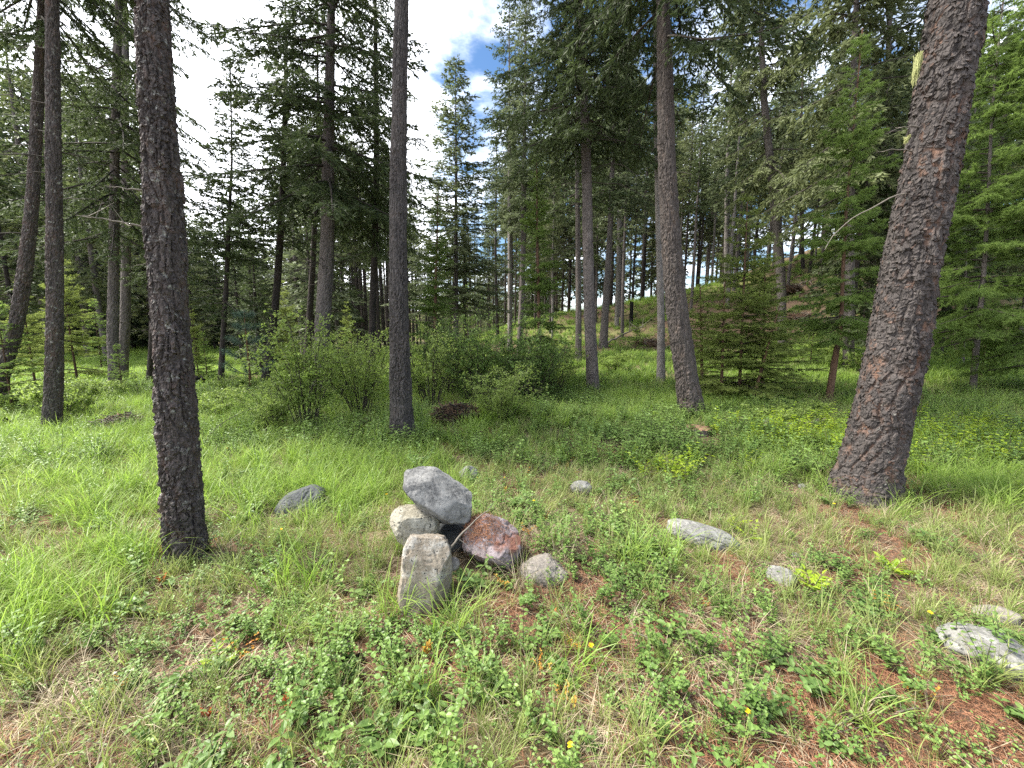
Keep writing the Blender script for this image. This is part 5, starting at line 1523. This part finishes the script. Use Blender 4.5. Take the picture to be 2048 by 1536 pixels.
for i, (px, py, lab) in enumerate((
        (1495, 1470, 'yellow flower in the grass at the bottom right of centre'), (1180, 1330, 'yellow flower in tall grass below the litter patch'),
        (1142, 1540, 'yellow flower at the bottom edge'), (1250, 1045, 'yellow flower above the long flat rock'), (945, 958, 'yellow flower in front of the pale round stone'),
        (645, 970, 'yellow flower behind the dark half buried boulder'), (565, 1085, 'yellow flower below the dark half buried boulder'),
        (1068, 1025, 'yellow flower spike right of the cairn'), (955, 975, 'second yellow flower beside the pale round stone'), (775, 1010, 'yellow flower just left of the cairn top'),
        (1665, 1030, 'yellow flower at the foot of the massive trunk'), (1857, 1262, 'small yellow flower near the right rock'), (455, 912, 'yellow flower in the lush grass right of the near left trunk'),
        (1010, 975, 'golden flower in the orange weeds behind the cairn'), (1030, 940, 'golden flower above the orange weeds'), (510, 945, 'yellow flower above the lush grass left of the dark boulder'),
        (1120, 905, 'yellow flower in the weeds before the bare-limbed fir'), (1270, 900, 'yellow flower left of the orange cut stump'))):
    flower(lab, px, py, .10, 400 + i)
for i, (px, py, lab) in enumerate(((136, 1310, 'tiny white flower in the lower left grass'), (234, 1370, 'tiny white flower among leaves at lower left'), (265, 1365, 'second tiny white flower among leaves at lower left'), (540, 1090, 'tiny white flower left of the cairn'))):
    flower(lab, px, py, .06, 450 + i, M_white, .009)
def cone(label, px, py, seed):
    rg2 = np.random.default_rng(seed); p = hit(px, py)
    A = Acc(); n = 70; L = .055
    u = (np.arange(n) + .5) / n; a = np.arange(n) * 2.39996; r = .015 * np.sin(np.pi * np.clip(u * .9 + .12, 0, 1)) + .003
    c = np.stack([u * L - L / 2, np.cos(a) * r, np.sin(a) * r], 1); o = norm(c * [0, 1, 1]); t = norm(np.cross(o, [1, 0, 0])); w = .0065
    V = np.stack([c - t * w * .6 - o * .006, c + t * w * .6 - o * .006, c + t * w + o * .004 + [.009, 0, 0], c - t * w + o * .004 + [.009, 0, 0], c - t * w * .5 - o * .002 + [.010, 0, 0], c + t * w * .5 - o * .002 + [.010, 0, 0]], 1).reshape(-1, 3)
    i = np.arange(n)[:, None] * 6
    A.add(V, None, np.concatenate([i + [[0, 1, 2, 3]], i + [[3, 2, 5, 4]]]), v=np.repeat(rg2.random(n), 6))
    tube(A, [[-L / 2, 0, 0], [0, 0, 0], [L / 2, 0, 0]], [.008, .011, .004], 6)
    o = link('fir_cone', A.mesh('fir_cone', [M_cone]), None, p + Vector((0, 0, .015))); o.rotation_euler = (0, rg2.normal(0, .2), rg2.random() * TAU)
    tag(o, label, 'cone')


M_cone = plainmat('cone_brown', (.02, .013, .010), (.07, .045, .032), 60)
for i, (px, py, lab) in enumerate(((1688, 1436, 'dark cone on the red needle litter at lower right'), (1712, 1455, 'second dark cone just below the first on the red litter'),
                                   (2032, 1428, 'dark cone on litter at the right edge below the large flat rock'), (1764, 1512, 'dark cone near the bottom edge in the red needle litter'),
                                   (690, 1330, 'dark cone in the litter below the cairn beside an orange brown stick'), (718, 1322, 'dark cone in the litter below the upright slab'))):
    cone(lab, px, py, 500 + i)
# orange needles lying on the red boulder
def rock_needles():
    rg2 = np.random.default_rng(9); n = 1300
    c, t = at_y(978, 1073, cy0 + .08)
    u = norm(rg2.normal(0, 1, (n, 3)) * [.6, .6, .35] + [-.65, -.1, .95])
    o_ = bpy.data.objects.get('rock.003')
    from mathutils.bvhtree import BVHTree
    me = o_.data; vs = [v.co.copy() for v in me.vertices]; bv = BVHTree.FromPolygons(vs, [tuple(p.vertices) for p in me.polygons])
    A = Acc()
    for d in u:
        hp = bv.ray_cast(Vector(d) * 2, -Vector(d))
        if hp[0] is None: continue
        p0 = np.array(hp[0]); nn = np.array(hp[1]); tdir = norm(np.cross(nn, rg2.normal(0, 1, 3)) + nn * rg2.uniform(-.05, .25)); l = rg2.uniform(.015, .04)
        sdv = norm(np.cross(tdir, nn)) * .0016; p0 = p0 + nn * rg2.uniform(.001, .012)
        A.add([p0 - sdv, p0 + sdv, p0 + tdir * l + sdv * .4, p0 + tdir * l - sdv * .4], None, [[0, 1, 2, 3]], v=rg2.random())
    q = link('fallen_needles', A.mesh('fallen_needles', [M_needle]), None, o_.location); tag(q, 'orange brown needles heaped over the reddish boulder of the cairn', 'needle litter', None, 'stuff')


rock_needles()
bpy.context.view_layer.update()
print('TRIS', sum(len(m.loops) - 2 * len(m.polygons) for m in bpy.data.meshes))
